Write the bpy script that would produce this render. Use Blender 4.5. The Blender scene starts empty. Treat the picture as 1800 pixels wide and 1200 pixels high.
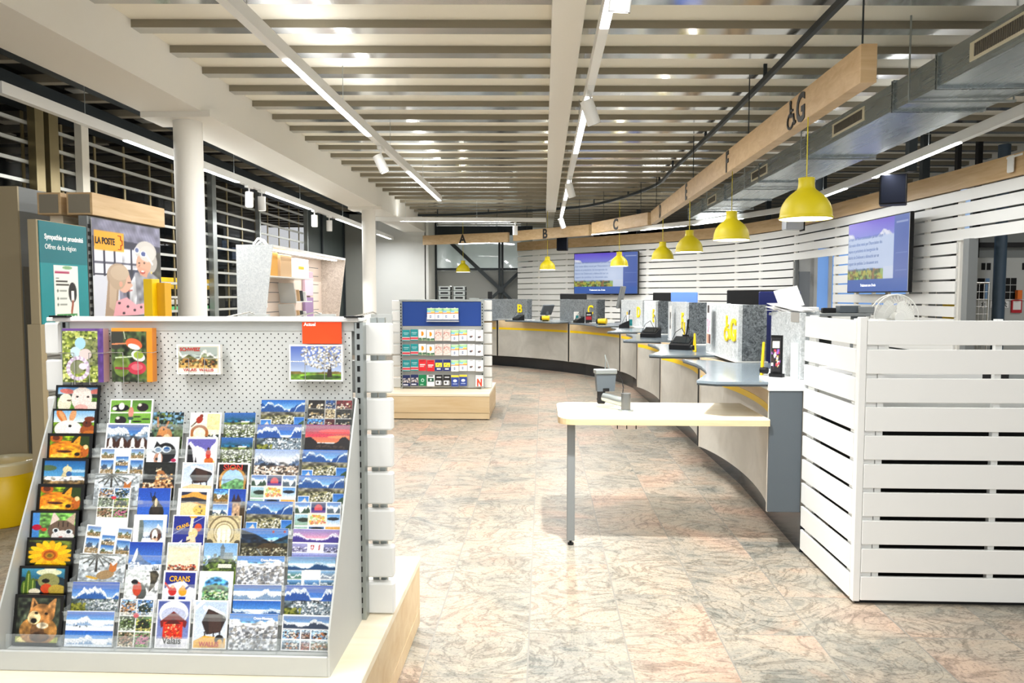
import bpy, math, random
import numpy as np
from mathutils import Matrix, Vector
PI = math.pi
C = bpy.context.scene.collection
sc = bpy.context.scene
# ------------------------------------------------------------------ materials
MATS = {}
def lin(c):
    c = np.asarray(c, float)
    return np.where(c <= .04045, c/12.92, ((c+.055)/1.055)**2.4)
def hexc(h):
    return tuple(int(h[i:i+2], 16)/255 for i in (0, 2, 4))
def base(name):
    m = bpy.data.materials.new(name); m.use_nodes = True
    nt = m.node_tree; b = nt.nodes['Principled BSDF']
    return m, nt, b
def mat(name, col, rough=.5, metal=0., spec=.5, alpha=1, emit=None, es=0, trans=0, coat=0):
    if name in MATS: return MATS[name]
    m, nt, b = base(name)
    if isinstance(col, str): col = hexc(col)
    l = list(lin(col))+[1]
    b.inputs['Base Color'].default_value = l
    b.inputs['Roughness'].default_value = rough
    b.inputs['Metallic'].default_value = metal
    b.inputs['Specular IOR Level'].default_value = spec
    b.inputs['Alpha'].default_value = alpha
    b.inputs['Transmission Weight'].default_value = trans
    b.inputs['Coat Weight'].default_value = coat
    if emit is not None:
        if isinstance(emit, str): emit = hexc(emit)
        b.inputs['Emission Color'].default_value = list(lin(emit))+[1]
        b.inputs['Emission Strength'].default_value = es
    # a faint procedural variation of gloss so no surface is perfectly even
    if alpha == 1 and not es:
        t = nt.nodes.new('ShaderNodeTexNoise'); t.inputs['Scale'].default_value = 9
        r = nt.nodes.new('ShaderNodeMapRange')
        r.inputs['To Min'].default_value = max(0, rough-.04); r.inputs['To Max'].default_value = min(1, rough+.04)
        nt.links.new(t.outputs['Fac'], r.inputs['Value']); nt.links.new(r.outputs['Result'], b.inputs['Roughness'])
    MATS[name] = m
    return m
def ramp(nt, src, stops):
    r = nt.nodes.new('ShaderNodeValToRGB')
    e = r.color_ramp.elements
    while len(e) > 1: e.remove(e[0])
    e[0].position = stops[0][0]; e[0].color = list(lin(hexc(stops[0][1])))+[1]
    for p, c in stops[1:]:
        n = e.new(p); n.color = list(lin(hexc(c)))+[1]
    nt.links.new(src, r.inputs['Fac'])
    return r.outputs['Color']
def coords(nt, kind='Object', scale=(1, 1, 1), rot=(0, 0, 0)):
    tc = nt.nodes.new('ShaderNodeTexCoord'); mp = nt.nodes.new('ShaderNodeMapping')
    mp.inputs['Scale'].default_value = scale; mp.inputs['Rotation'].default_value = rot
    nt.links.new(tc.outputs[kind], mp.inputs['Vector'])
    return mp.outputs['Vector']
def noise(nt, vec, scale, detail=4, rough=.5, dist=0):
    t = nt.nodes.new('ShaderNodeTexNoise')
    t.inputs['Scale'].default_value = scale; t.inputs['Detail'].default_value = detail
    t.inputs['Roughness'].default_value = rough; t.inputs['Distortion'].default_value = dist
    nt.links.new(vec, t.inputs['Vector'])
    return t.outputs['Fac']
def bump(nt, b, src, strength, dist=.01):
    n = nt.nodes.new('ShaderNodeBump'); n.inputs['Strength'].default_value = strength; n.inputs['Distance'].default_value = dist
    nt.links.new(src, n.inputs['Height']); nt.links.new(n.outputs['Normal'], b.inputs['Normal'])
def wood(name, c1, c2, scale, rough=.45):
    m, nt, b = base(name)
    v = coords(nt, 'Object', scale)
    f = noise(nt, v, 3, 6, .6, .6)
    nt.links.new(ramp(nt, f, [(.3, c1), (.7, c2)]), b.inputs['Base Color'])
    b.inputs['Roughness'].default_value = rough
    return m
def felt(name, c1, c2):
    m, nt, b = base(name)
    v = coords(nt)
    f = noise(nt, v, 32, 5, .75, 1.5)
    nt.links.new(ramp(nt, f, [(.38, c1), (.62, c2)]), b.inputs['Base Color'])
    b.inputs['Roughness'].default_value = .95; b.inputs['Specular IOR Level'].default_value = .1
    bump(nt, b, f, .4)
    return m
WHITE = mat('white_lacquer', 'e9eae7', .35)
WHITE2 = mat('white_plaster', 'eeece4', .8, spec=.2)
WALLW = mat('white_wall', 'e4e6e2', .8, spec=.2)
CREAM = mat('cream_ceiling', 'efebdc', .75, spec=.2)
TAUPE = mat('taupe_metal', '8f8877', .5, .3)
CHROME = mat('polished_metal', 'c9c9c6', .13, .9)
STEEL = mat('brushed_steel', 'aab0ae', .35, .85)
DUCT = mat('galvanised_steel', 'a2abad', .27, .75)
GREY = mat('light_grey_metal', 'bfc2bf', .45, .1)
MGREY = mat('mid_grey', '7c8080', .5)
DGREY = mat('slate_grey', '4c545a', .5)
PLINTH = mat('black_plinth', '1c2024', .18)
BLACK = mat('black_plastic', '0e0f11', .5, spec=.3)
DARK = mat('dark_void', '0a0b0d', .6)
DSTEEL = mat('dark_steel', '2a3236', .5, .3)
YEL = mat('yellow_rubber', 'cfbd04', .5)
YELLOW = mat('yellow_plastic', 'f2c700', .4)
YSTRIPE = mat('yellow_stripe', 'f8d000', .45)
LED = mat('led_diffuser', 'ffffff', .5, emit='ffffff', es=9)
BULB = mat('lamp_diffuser', 'ffffff', .5, emit='fff6e0', es=1.6)
DESK = mat('grey_desk_laminate', '76828a', .22)
ACRYL = mat('clear_acrylic', 'e8f0f0', .08, alpha=.12, spec=.3)
WIRE = mat('chrome_wire', 'd0cfca', .2, .8)
TAN = mat('tan_metal', 'a99b7c', .45, .2)
BRONZE = mat('bronze_metal', '8f815c', .35, .6)
TEAL = mat('teal_print', '06707a', .4)
TEAL2 = mat('teal_print_light', '148c93', .4)
ORANGE = mat('orange_red_card', 'fb4a06', .5)
PAPER = mat('white_paper', 'f6f6f4', .7)
BLUEB = mat('royal_blue_board', '0c3d8c', .6)
NAVY = mat('navy_plastic', '161f57', .3)
LBLUE = mat('glowing_blue_back', '4d74c8', .3, emit='4a6fc4', es=.5)  # monitor back given a glow of its own
CARDB = mat('cardboard', 'd9a24b', .8)
KRAFT = mat('kraft_board', 'cfae85', .8)
BEIGE = mat('beige_board', 'dccbbd', .8)
PINK = mat('pale_pink_board', 'd9bccb', .8)
PURP = mat('mauve_print', '9a7fa6', .7)
REDM = mat('red_plastic', 'c02230', .5)
GREENM = mat('green_print', '5fbf7f', .5)
INK = mat('black_ink', '14120f', .5)
INKW = mat('white_ink', 'ffffff', .5)
INKR = mat('red_ink', 'c4372c', .5)
INKY = mat('golden_ink', 'f3b324', .5)
YLET = mat('yellow_letter', 'fadc00', .45)
BAG = mat('clear_bag', 'f4eecb', .2, alpha=.5)
OAK_X = wood('light_oak_x', 'dcc7a2', 'c9ab7e', (.25, 3, 3))
OAK_Y = wood('light_oak_y', 'dcc7a2', 'c9ab7e', (3, .25, 3))
PALE_X = wood('pale_ash_x', 'f2e9d4', 'e6d6b6', (.3, 3.5, 3.5))
SIGN_OAK = wood('sign_oak', 'd0b48a', 'ba996c', (2.2, .5, 6))
FELT = felt('lit_grey_felt', 'aab0b2', 'd6dadb')  # paler copy: strong light on the long panels is put into the colour
FELTD = felt('shaded_grey_felt', '3e4345', '80868a')  # same felt with the shade of the near returns put into the colour
def m_floor():
    m, nt, b = base('swirled_stone_tiles')
    v = coords(nt, 'Object')
    br = nt.nodes.new('ShaderNodeTexBrick')
    mp = nt.nodes.new('ShaderNodeMapping'); mp.inputs['Rotation'].default_value = (0, 0, PI/2)
    mp.inputs['Location'].default_value = (.3, .06, 0)
    nt.links.new(v, mp.inputs['Vector']); nt.links.new(mp.outputs['Vector'], br.inputs['Vector'])
    br.inputs['Scale'].default_value = 1; br.inputs['Brick Width'].default_value = .84; br.inputs['Row Height'].default_value = .42
    br.inputs['Mortar Size'].default_value = .0036; br.inputs['Mortar Smooth'].default_value = .3
    br.inputs['Color1'].default_value = (0, 0, 0, 1); br.inputs['Color2'].default_value = (1, 1, 1, 1); br.inputs['Mortar'].default_value = (.5, .5, .5, 1)
    # shift the swirl pattern per tile
    vm = nt.nodes.new('ShaderNodeVectorMath'); vm.operation = 'MULTIPLY_ADD'
    vm.inputs[1].default_value = (3, 5, 4)
    nt.links.new(br.outputs['Color'], vm.inputs[0]); nt.links.new(v, vm.inputs[2])
    st_ = nt.nodes.new('ShaderNodeMapping'); st_.inputs['Rotation'].default_value = (0, 0, .5); st_.inputs['Scale'].default_value = (1, 1.45, 1)
    nt.links.new(vm.outputs['Vector'], st_.inputs['Vector']); V = st_.outputs['Vector']
    f1 = noise(nt, V, .9, 3, .5, 1.0)
    f2 = noise(nt, V, 1.5, 8, .6, 3.4)
    f4 = noise(nt, V, 1.9, 6, .55, 4.2)
    f3 = noise(nt, vm.outputs['Vector'], 90, 3, .7, 0)
    c1 = ramp(nt, f1, [(.36, '757b75'), (.46, 'a19b89'), (.53, 'b9a389'), (.64, 'cd9570')])
    c2 = ramp(nt, f2, [(.30, '6c716c'), (.40, '9a9585'), (.44, 'bcae98'), (.48, 'a19a8a'), (.52, 'c8b69b'), (.58, 'b0a28b'), (.70, 'd0a784')])
    mx = nt.nodes.new('ShaderNodeMixRGB'); mx.inputs['Fac'].default_value = .55
    nt.links.new(c1, mx.inputs[1]); nt.links.new(c2, mx.inputs[2])
    vn = ramp(nt, f4, [(.455, 'ffffff'), (.485, '8d8c86'), (.495, '6f7270'), (.505, 'a5a29a'), (.54, 'ffffff')])
    mv = nt.nodes.new('ShaderNodeMixRGB'); mv.blend_type = 'MULTIPLY'; mv.inputs['Fac'].default_value = .5
    nt.links.new(mx.outputs[0], mv.inputs[1]); nt.links.new(vn, mv.inputs[2])
    sp = ramp(nt, f3, [(.32, '6f675c'), (.46, 'ffffff'), (.8, 'ffffff')])
    m2 = nt.nodes.new('ShaderNodeMixRGB'); m2.blend_type = 'MULTIPLY'; m2.inputs['Fac'].default_value = .6
    nt.links.new(mv.outputs[0], m2.inputs[1]); nt.links.new(sp, m2.inputs[2])
    m3 = nt.nodes.new('ShaderNodeMixRGB'); m3.inputs[2].default_value = (.24, .23, .2, 1)
    hs = nt.nodes.new('ShaderNodeHueSaturation'); hs.inputs['Value'].default_value = .86; hs.inputs['Saturation'].default_value = .8; nt.links.new(m2.outputs[0], hs.inputs['Color'])
    nt.links.new(br.outputs['Fac'], m3.inputs['Fac']); nt.links.new(hs.outputs[0], m3.inputs[1])
    nt.links.new(m3.outputs[0], b.inputs['Base Color'])
    b.inputs['Roughness'].default_value = .38
    b.inputs['Specular IOR Level'].default_value = .35
    return m
FLOOR = m_floor()
def m_concrete():
    m, nt, b = base('concrete_laminate')
    v = coords(nt, 'Object')
    f = noise(nt, v, 2.5, 6, .6, .8)
    nt.links.new(ramp(nt, f, [(.3, 'aba89f'), (.7, 'c4c1b8')]), b.inputs['Base Color'])
    b.inputs['Roughness'].default_value = .4
    return m
CONC = m_concrete()
def m_peg(name, cb, ch, pitch=.0135, r=.0025, stag=True):
    m, nt, b = base(name)
    tc = nt.nodes.new('ShaderNodeTexCoord'); sx = nt.nodes.new('ShaderNodeSeparateXYZ')
    nt.links.new(tc.outputs['Object'], sx.inputs[0])
    def M(op, a, bb=None, c=None):
        n = nt.nodes.new('ShaderNodeMath'); n.operation = op
        for i, q in enumerate((a, bb, c)):
            if q is None: continue
            if isinstance(q, (int, float)): n.inputs[i].default_value = q
            else: nt.links.new(q, n.inputs[i])
        return n.outputs[0]
    def lattice(ox, oz):
        u = M('PINGPONG', M('ADD', sx.outputs['X'], 50*pitch+ox), pitch/1)
        w = M('PINGPONG', M('ADD', sx.outputs['Z'], 50*pitch+oz), pitch/1)
        d = M('SQRT', M('ADD', M('MULTIPLY', u, u), M('MULTIPLY', w, w)))
        return M('LESS_THAN', d, r)
    # two interleaved lattices make the staggered rows
    h = lattice(0, 0)
    if stag: h = M('MAXIMUM', h, lattice(pitch, pitch))
    mx = nt.nodes.new('ShaderNodeMixRGB')
    mx.inputs[1].default_value = list(lin(hexc(cb)))+[1]; mx.inputs[2].default_value = list(lin(hexc(ch)))+[1]
    nt.links.new(h, mx.inputs['Fac']); nt.links.new(mx.outputs[0], b.inputs['Base Color'])
    b.inputs['Roughness'].default_value = .45
    return m
PEG = m_peg('perforated_grey_steel', 'cdd0cd', '181a1a')
PEG2 = m_peg('perforated_dark_steel', '7b7b76', '55554f', .01, .0035)
def m_attr(name, rough=.3, emit=0):
    m, nt, b = base(name)
    a = nt.nodes.new('ShaderNodeAttribute'); a.attribute_name = 'Col'
    nt.links.new(a.outputs['Color'], b.inputs['Base Color'])
    b.inputs['Roughness'].default_value = rough
    if emit:
        nt.links.new(a.outputs['Color'], b.inputs['Emission Color'])
        b.inputs['Emission Strength'].default_value = emit
        b.inputs['Base Color'].default_value = (0, 0, 0, 1)
        nt.links.remove(b.inputs['Base Color'].links[0])
    return m
PRINT = m_attr('printed_card', .3)
SCREEN = m_attr('lit_screen', .3, .5)
def m_glass(name, col, alpha, rough=.03):
    m = mat(name, col, rough, alpha=alpha, spec=.8); return m
NIGHT = m_glass('dark_glass', '0e1416', .25)
PANE = m_glass('pale_glass', 'a9c2c0', .55)

# ------------------------------------------------------------------ mesh builder
class MB:
    def __init__(s): s.v = []; s.f = []; s.m = []; s.smooth = []
    def add(s, vs, fs, mi=0, M=None, sm=False):
        o = len(s.v)
        for p in vs:
            p = Vector(p)
            s.v.append(tuple(M @ p) if M is not None else tuple(p))
        for f in fs:
            s.f.append(tuple(i+o for i in f)); s.m.append(mi); s.smooth.append(sm)
        return s
    def box(s, x0, x1, y0, y1, z0, z1, mi=0, M=None, bev=0):
        if x0 > x1: x0, x1 = x1, x0
        if y0 > y1: y0, y1 = y1, y0
        if z0 > z1: z0, z1 = z1, z0
        bev = min(bev, (x1-x0)*.45, (y1-y0)*.45, (z1-z0)*.45)
        if bev <= 0:
            vs = [(x, y, z) for z in (z0, z1) for x, y in ((x0, y0), (x1, y0), (x1, y1), (x0, y1))]
            return s.add(vs, [(3, 2, 1, 0), (4, 5, 6, 7), (0, 1, 5, 4), (1, 2, 6, 5), (2, 3, 7, 6), (3, 0, 4, 7)], mi, M)
        rings = []
        for z, i in ((z0, bev), (z0+bev, 0), (z1-bev, 0), (z1, bev)):
            X0, X1, Y0, Y1, b2 = x0+i, x1-i, y0+i, y1-i, bev-i*.999+1e-5
            rings.append([(X0+b2, Y0, z), (X1-b2, Y0, z), (X1, Y0+b2, z), (X1, Y1-b2, z), (X1-b2, Y1, z), (X0+b2, Y1, z), (X0, Y1-b2, z), (X0, Y0+b2, z)])
        vs = [p for r in rings for p in r]; fs = [tuple(range(7, -1, -1)), tuple(range(24, 32))]
        for k in range(3):
            for j in range(8): fs.append((k*8+j, k*8+(j+1) % 8, (k+1)*8+(j+1) % 8, (k+1)*8+j))
        return s.add(vs, fs, mi, M)
    def prism(s, pts, z0, z1, mi=0, M=None):
        n = len(pts)
        a = sum(pts[i][0]*pts[(i+1) % n][1]-pts[(i+1) % n][0]*pts[i][1] for i in range(n))
        if a < 0: pts = pts[::-1]
        vs = [(x, y, z0) for x, y in pts]+[(x, y, z1) for x, y in pts]
        fs = [tuple(range(n-1, -1, -1)), tuple(range(n, 2*n))]+[(i, (i+1) % n, n+(i+1) % n, n+i) for i in range(n)]
        return s.add(vs, fs, mi, M)
    def ribbon(s, outer, inner, z0, z1, mi=0, M=None):
        # solid wall between two polylines of equal length
        n = len(outer); vs = []
        for (a, b) in zip(outer, inner): vs += [(a[0], a[1], z0), (a[0], a[1], z1), (b[0], b[1], z1), (b[0], b[1], z0)]
        fs = [(0, 1, 2, 3), tuple((n-1)*4+k for k in (3, 2, 1, 0))]
        for i in range(n-1):
            for k in range(4): fs.append((i*4+k, (i+1)*4+k, (i+1)*4+(k+1) % 4, i*4+(k+1) % 4))
        return s.add(vs, fs, mi, M)
    def cyl(s, p0, p1, r0, r1=None, n=16, mi=0, M=None, caps=True):
        r1 = r0 if r1 is None else r1
        p0, p1 = Vector(p0), Vector(p1); d = (p1-p0).normalized()
        u = d.orthogonal().normalized(); w = d.cross(u)
        vs = []
        for p, r in ((p0, r0), (p1, r1)):
            for i in range(n):
                a = 2*PI*i/n; vs.append(p+(u*math.cos(a)+w*math.sin(a))*r)
        o = [(i, (i+1) % n, n+(i+1) % n, n+i) for i in range(n)]
        s.add(vs, o, mi, M, True)
        if caps: s.add(vs, [tuple(range(n-1, -1, -1)), tuple(range(n, 2*n))], mi, M)
        return s
    def tube(s, pts, r, n=6, mi=0, M=None):
        for a, b in zip(pts, pts[1:]): s.cyl(a, b, r, n=n, mi=mi, M=M)
        return s
    def lathe(s, prof, n=32, mi=0, M=None, c=(0, 0, 0)):
        vs = []; k = len(prof)
        for i in range(n):
            a = 2*PI*i/n
            for r, z in prof: vs.append((c[0]+r*math.cos(a), c[1]+r*math.sin(a), c[2]+z))
        fs = []
        for i in range(n):
            j = (i+1) % n
            for q in range(k-1): fs.append((i*k+q, j*k+q, j*k+q+1, i*k+q+1))
        return s.add(vs, fs, mi, M, True)
    def mesh(s, name, mats):
        me = bpy.data.meshes.new(name); me.from_pydata(s.v, [], s.f)
        if not isinstance(mats, (list, tuple)): mats = [mats]
        for m in mats: me.materials.append(m)
        me.polygons.foreach_set('material_index', s.m); me.polygons.foreach_set('use_smooth', s.smooth)
        me.update(); return me
    def obj(s, name, mats, parent=None, label=None, kind=None):
        o = bpy.data.objects.new(name, s.mesh(name, mats)); C.objects.link(o)
        if parent is not None: o.parent = parent
        if label: o['label'] = label
        if kind: o['kind'] = kind
        return o
def place(o, loc=(0, 0, 0), rot=(0, 0, 0)):
    o.location = loc; o.rotation_euler = rot; return o
def tag(o, label, cat, group=None, kind=None):
    o['label'] = label; o['category'] = cat
    if group: o['group'] = group
    if kind: o['kind'] = kind
    return o
def thing(name, label, cat, loc=(0, 0, 0), rz=0, group=None, rot=None):
    o = bpy.data.objects.new(name, None); C.objects.link(o); o.empty_display_size = .1
    o.location = loc; o.rotation_euler = rot if rot else (0, 0, rz)
    return tag(o, label, cat, group)
def struct(name, mb, m):
    o = mb.obj(name, m); o['kind'] = 'structure'; return o
def kids(o): return [c for c in C.objects if c.parent == o]
def dup(o, loc=None, rot=None, label=None, parent=None):
    c = o.copy(); C.objects.link(c); c.parent = parent
    if loc is not None: c.location = loc
    if rot is not None: c.rotation_euler = rot
    if label: c['label'] = label
    for k in kids(o): dup(k, parent=c)
    return c
def lettering(name, text, size, m, parent, loc, rot=(PI/2, 0, 0), sx=1., ext=.001, align='CENTER', bold=0):
    cu = bpy.data.curves.new('t', 'FONT'); cu.body = text; cu.size = size; cu.extrude = ext; cu.align_x = align
    cu.offset = bold; cu.resolution_u = 3
    t = bpy.data.objects.new('t', cu); C.objects.link(t)
    bpy.context.view_layer.update()
    me = bpy.data.meshes.new_from_object(t.evaluated_get(bpy.context.evaluated_depsgraph_get()))
    C.objects.unlink(t); bpy.data.objects.remove(t)
    me.materials.clear(); me.materials.append(m)
    for p in me.polygons: p.material_index = 0
    o = bpy.data.objects.new(name, me); C.objects.link(o)
    o.location = loc; o.rotation_euler = rot; o.scale = (sx, 1, 1); o.parent = parent
    return o
#PART2
# ------------------------------------------------------------------ printed pictures (drawn as coloured points of a fine mesh)
rs = np.random.RandomState
def cc(c): return np.array(hexc(c)) if isinstance(c, str) else np.array(c, float)
class Pic:
    """A little picture; x to the right, y up, both 0..1."""
    def __init__(s, w, h, bg='ffffff'):
        s.w, s.h = w*2, h*2; s.a = np.zeros((s.h, s.w, 3)); s.a[:] = cc(bg)
        s.X, s.Y = np.meshgrid((np.arange(s.w)+.5)/s.w, (np.arange(s.h)+.5)/s.h)
        s.asp = w/h; s.grain = False
    def sub(s, x0, y0, x1, y1, fn):
        i0, i1, j0, j1 = int(x0*s.w), int(x1*s.w), int(y0*s.h), int(y1*s.h)
        if i1-i0 < 4 or j1-j0 < 4: return s
        p = Pic((i1-i0)//2, (j1-j0)//2); fn(p)
        j0 = max(0, j0); i0 = max(0, i0); t = s.a[j0:j0+p.h, i0:i0+p.w]; t[:] = p.a[:t.shape[0], :t.shape[1]]; return s
    def fill(s, mask, c, al=1.):
        s.a[mask] = s.a[mask]*(1-al)+cc(c)*al; return s
    def grad(s, top, bot, y0=0, y1=1, x0=0, x1=1):
        m = (s.Y >= y0) & (s.Y <= y1) & (s.X >= x0) & (s.X <= x1); t = ((s.Y-y0)/(y1-y0))[..., None]
        g = cc(bot)*(1-t)+cc(top)*t; s.a[m] = g[m]; return s
    def rect(s, x0, y0, x1, y1, c, al=1.): return s.fill((s.X >= x0) & (s.X <= x1) & (s.Y >= y0) & (s.Y <= y1), c, al)
    def ell(s, x, y, rx, ry, c, al=1., rot=0):
        dx, dy = s.X-x, s.Y-y; u = dx*math.cos(rot)+dy*math.sin(rot); v = -dx*math.sin(rot)+dy*math.cos(rot)
        return s.fill((u/rx)**2+(v/ry)**2 <= 1, c, al)
    def poly(s, pts, c, al=1.):
        ins = np.zeros(s.X.shape, bool); n = len(pts)
        for i in range(n):
            x1, y1 = pts[i]; x2, y2 = pts[(i+1) % n]
            if y1 == y2: continue
            ins ^= ((y1 > s.Y) != (y2 > s.Y)) & (s.X < (x2-x1)*(s.Y-y1)/(y2-y1)+x1)
        return s.fill(ins, c, al)
    def line(s, x1, y1, x2, y2, w, c, al=1.):
        dx, dy = x2-x1, y2-y1; L = dx*dx+dy*dy+1e-9
        t = np.clip(((s.X-x1)*dx+(s.Y-y1)*dy)/L, 0, 1)
        return s.fill((s.X-x1-t*dx)**2+(s.Y-y1-t*dy)**2 < w*w, c, al)
    def ridge(s, y, amp, c, seed=0, snow=None, depth=.12, n=5, x=None):
        r = rs(seed); X = s.X[0]; hgt = np.zeros_like(X)
        for k in range(n+1):
            f = 1.9**k*1.3; ph = r.rand()*9; q = np.abs(((X*f+ph) % 1)-.5)*2; q = q*q*(3-2*q) if k < 2 else q; hgt += q/(1.95**k)*(r.rand()*.6+.6)
        hgt = (hgt-hgt.min())/(hgt.max()-hgt.min()+1e-6)
        line = y+amp*hgt
        m = s.Y < line[None, :]; s.fill(m, c)
        if snow:
            jag = r.rand(s.w)*.6+.4; jag = np.convolve(jag, np.ones(2)/2, 'same')
            m2 = m & (s.Y > (line-depth*jag*(.3+hgt))[None, :]); s.fill(m2, snow)
            s.fill(m2 & (((s.X*9+s.Y*6+r.rand()) % 1) < .35), cc(snow)*.62+cc(c)*.3, .6)
        return s
    def speck(s, x0, y0, x1, y1, cols, n, seed=1, sz=.012):
        r = rs(seed)
        for i in range(n):
            x, y = x0+r.rand()*(x1-x0), y0+r.rand()*(y1-y0); k = sz*(.5+r.rand())
            i0, i1 = int((x-k)*s.w), max(int((x-k)*s.w)+1, int((x+k)*s.w)); j0, j1 = int((y-k*.8*s.asp)*s.h), max(int((y-k*.8*s.asp)*s.h)+1, int((y+k*.8*s.asp)*s.h))
            s.a[max(0, j0):j1, max(0, i0):i1] = cc(cols[r.randint(len(cols))])
        return s
    def mott(s, x0, y0, x1, y1, amp=.12, seed=2, k=6):
        r = rs(seed); g = r.rand(k*3, k*3); m = (s.X >= x0) & (s.X <= x1) & (s.Y >= y0) & (s.Y <= y1)
        gx = np.clip(s.X*(k*3-1), 0, k*3-1.001); gy = np.clip(s.Y*(k*3-1), 0, k*3-1.001)
        ix, iy = gx.astype(int), gy.astype(int); fx, fy = gx-ix, gy-iy
        v = g[iy, ix]*(1-fx)*(1-fy)+g[iy, ix+1]*fx*(1-fy)+g[iy+1, ix]*(1-fx)*fy+g[iy+1, ix+1]*fx*fy
        s.a[m] = np.clip(s.a[m]*(1+(v[m][:, None]-.5)*2*amp*1.8), 0, 1); return s
    def frame(s, t, c):
        tx, ty = t, t*s.asp
        return s.fill((s.X < tx) | (s.X > 1-tx) | (s.Y < ty) | (s.Y > 1-ty), c)
    def out(s):
        g = rs(int(s.a.sum()) % 9999).rand(s.h//2, s.w//2).repeat(2, 0).repeat(2, 1)[..., None]; s.a = np.clip(s.a*(.9+.2*g), 0, 1) if s.grain else s.a
        return s.a.reshape(s.h//2, 2, s.w//2, 2, 3).mean((1, 3))
def card_mesh(name, pic, w, h, th, m=PRINT, edge='f4f4f2', back=None):
    """picture as a fine grid on the front (facing -Y), solid card block behind; origin at bottom centre"""
    a = pic.out(); H, W = a.shape[:2]
    xs = np.linspace(-w/2, w/2, W); zs = np.linspace(0, h, H)
    gx, gz = np.meshgrid(xs, zs)
    V = np.stack([gx, np.full_like(gx, -th/2), gz], -1).reshape(-1, 3)
    idx = np.arange(W*H).reshape(H, W)
    F = np.stack([idx[:-1, :-1], idx[:-1, 1:], idx[1:, 1:], idx[1:, :-1]], -1).reshape(-1, 4)
    nv = len(V)
    bx = [(-w/2, -th/2, 0), (w/2, -th/2, 0), (w/2, th/2, 0), (-w/2, th/2, 0), (-w/2, -th/2, h), (w/2, -th/2, h), (w/2, th/2, h), (-w/2, th/2, h)]
    bf = [(3, 2, 1, 0), (4, 5, 6, 7), (1, 2, 6, 5), (2, 3, 7, 6), (3, 0, 4, 7)]
    me = bpy.data.meshes.new(name)
    me.from_pydata(V.tolist()+bx, [], F.tolist()+[tuple(i+nv for i in f) for f in bf])
    col = np.ones((nv+8, 4), np.float32); col[:nv, :3] = lin(a.reshape(-1, 3)); col[nv:, :3] = lin(cc(edge))
    at = me.color_attributes.new('Col', 'FLOAT_COLOR', 'POINT'); at.data.foreach_set('color', col.ravel())
    me.materials.append(m); me.update()
    return me
def card(name, label, cat, pic, w, h, th, loc, lean=0, rz=0, group=None, parent=None, m=PRINT, edge='f4f4f2', tilt=0):
    o = bpy.data.objects.new(name, card_mesh(name, pic, w, h, th, m, edge)); C.objects.link(o)
    o.location = loc; o.rotation_euler = (-lean, tilt, rz)
    if parent is not None: o.parent = parent
    if label: 
        if cat: tag(o, label, cat, group)
        else: o['label'] = label
    return o
LS, PT, SQ = (74, 53), (53, 74), (78, 80)     # landscape, portrait and the larger black-bordered card
def lamb(p):
    p.grad('4f8fc9', 'cfe3ee', .62, 1).rect(0, 0, 1, .55, '6f9a3c').rect(0, .52, 1, .66, '33423a').mott(0, 0, 1, .6, .2)
    p.ell(.22, .3, .15, .3, 'efe9d3').ell(.24, .5, .13, .17, 'f3eedb').ell(.32, .42, .05, .03, '6b5142').ell(.85, .2, .25, .18, 'efe6dc')
    p.ell(.27, .76, .17, .09, 'dd8d84', rot=-.2).ell(.92, .76, .17, .09, 'dd8d84', rot=.25).ell(.6, .5, .23, .42, 'f6e9e2').ell(.6, .75, .2, .14, 'fbf2ea')
    p.ell(.6, .16, .15, .12, 'f0c3ba').ell(.5, .56, .03, .035, '2c2320').ell(.74, .56, .03, .035, '2c2320').ell(.6, .1, .07, .03, 'b8716c').frame(.06, '101010')
def rabbit(p):
    p.grad('7fb4dc', 'e6eef0', .5, 1).rect(0, 0, 1, .5, '7d9a2e').mott(0, 0, 1, .5, .3)
    p.ell(.22, .72, .09, .25, 'd8893f', rot=.35).ell(.24, .72, .05, .2, 'e9b383', rot=.35).ell(.47, .75, .07, .22, 'e3b083', rot=-.15)
    p.ell(.38, .25, .3, .32, 'f6f1ea').ell(.52, .22, .2, .16, 'fbf8f3').ell(.42, .36, .035, .05, '1a1210').ell(.68, .14, .05, .03, 'cf9488')
    p.ell(.82, .22, .17, .2, 'b5692e').ell(.8, .45, .1, .13, '7b3f22').ell(.85, .62, .12, .09, '8b4a26').ell(.78, .48, .02, .03, '0f0a08').ell(.87, .12, .15, .08, 'd88a3a').frame(.05, '101010')
def fox(p):
    p.grad('9db52a', '5e7a1a').mott(0, 0, 1, 1, .35).ell(.85, .75, .3, .25, '3c5312').ell(.42, .3, .42, .42, 'e8961c').ell(.2, .82, .14, .16, 'c97514', rot=.3).ell(.2, .82, .08, .09, '7a3d10', rot=.3)
    p.poly([(.55, .62), (.74, .95), (.72, .5)], 'f2b13a').poly([(.58, .64), (.66, .86), (.52, .66)], '3a2410').ell(.52, .3, .28, .22, 'f6b42c').ell(.4, .34, .17, .05, '8a4312').ell(.44, .33, .12, .03, '4a1c08').ell(.68, .24, .06, .06, '2c1408')
    p.ell(.3, .15, .22, .12, 'f3c457').ell(.84, .35, .09, .22, 'cc7a22').ell(.86, .5, .05, .08, 'f0d9a8').mott(.1, .05, .8, .7, .15, 5).frame(.07, '0d0d0c')
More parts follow.
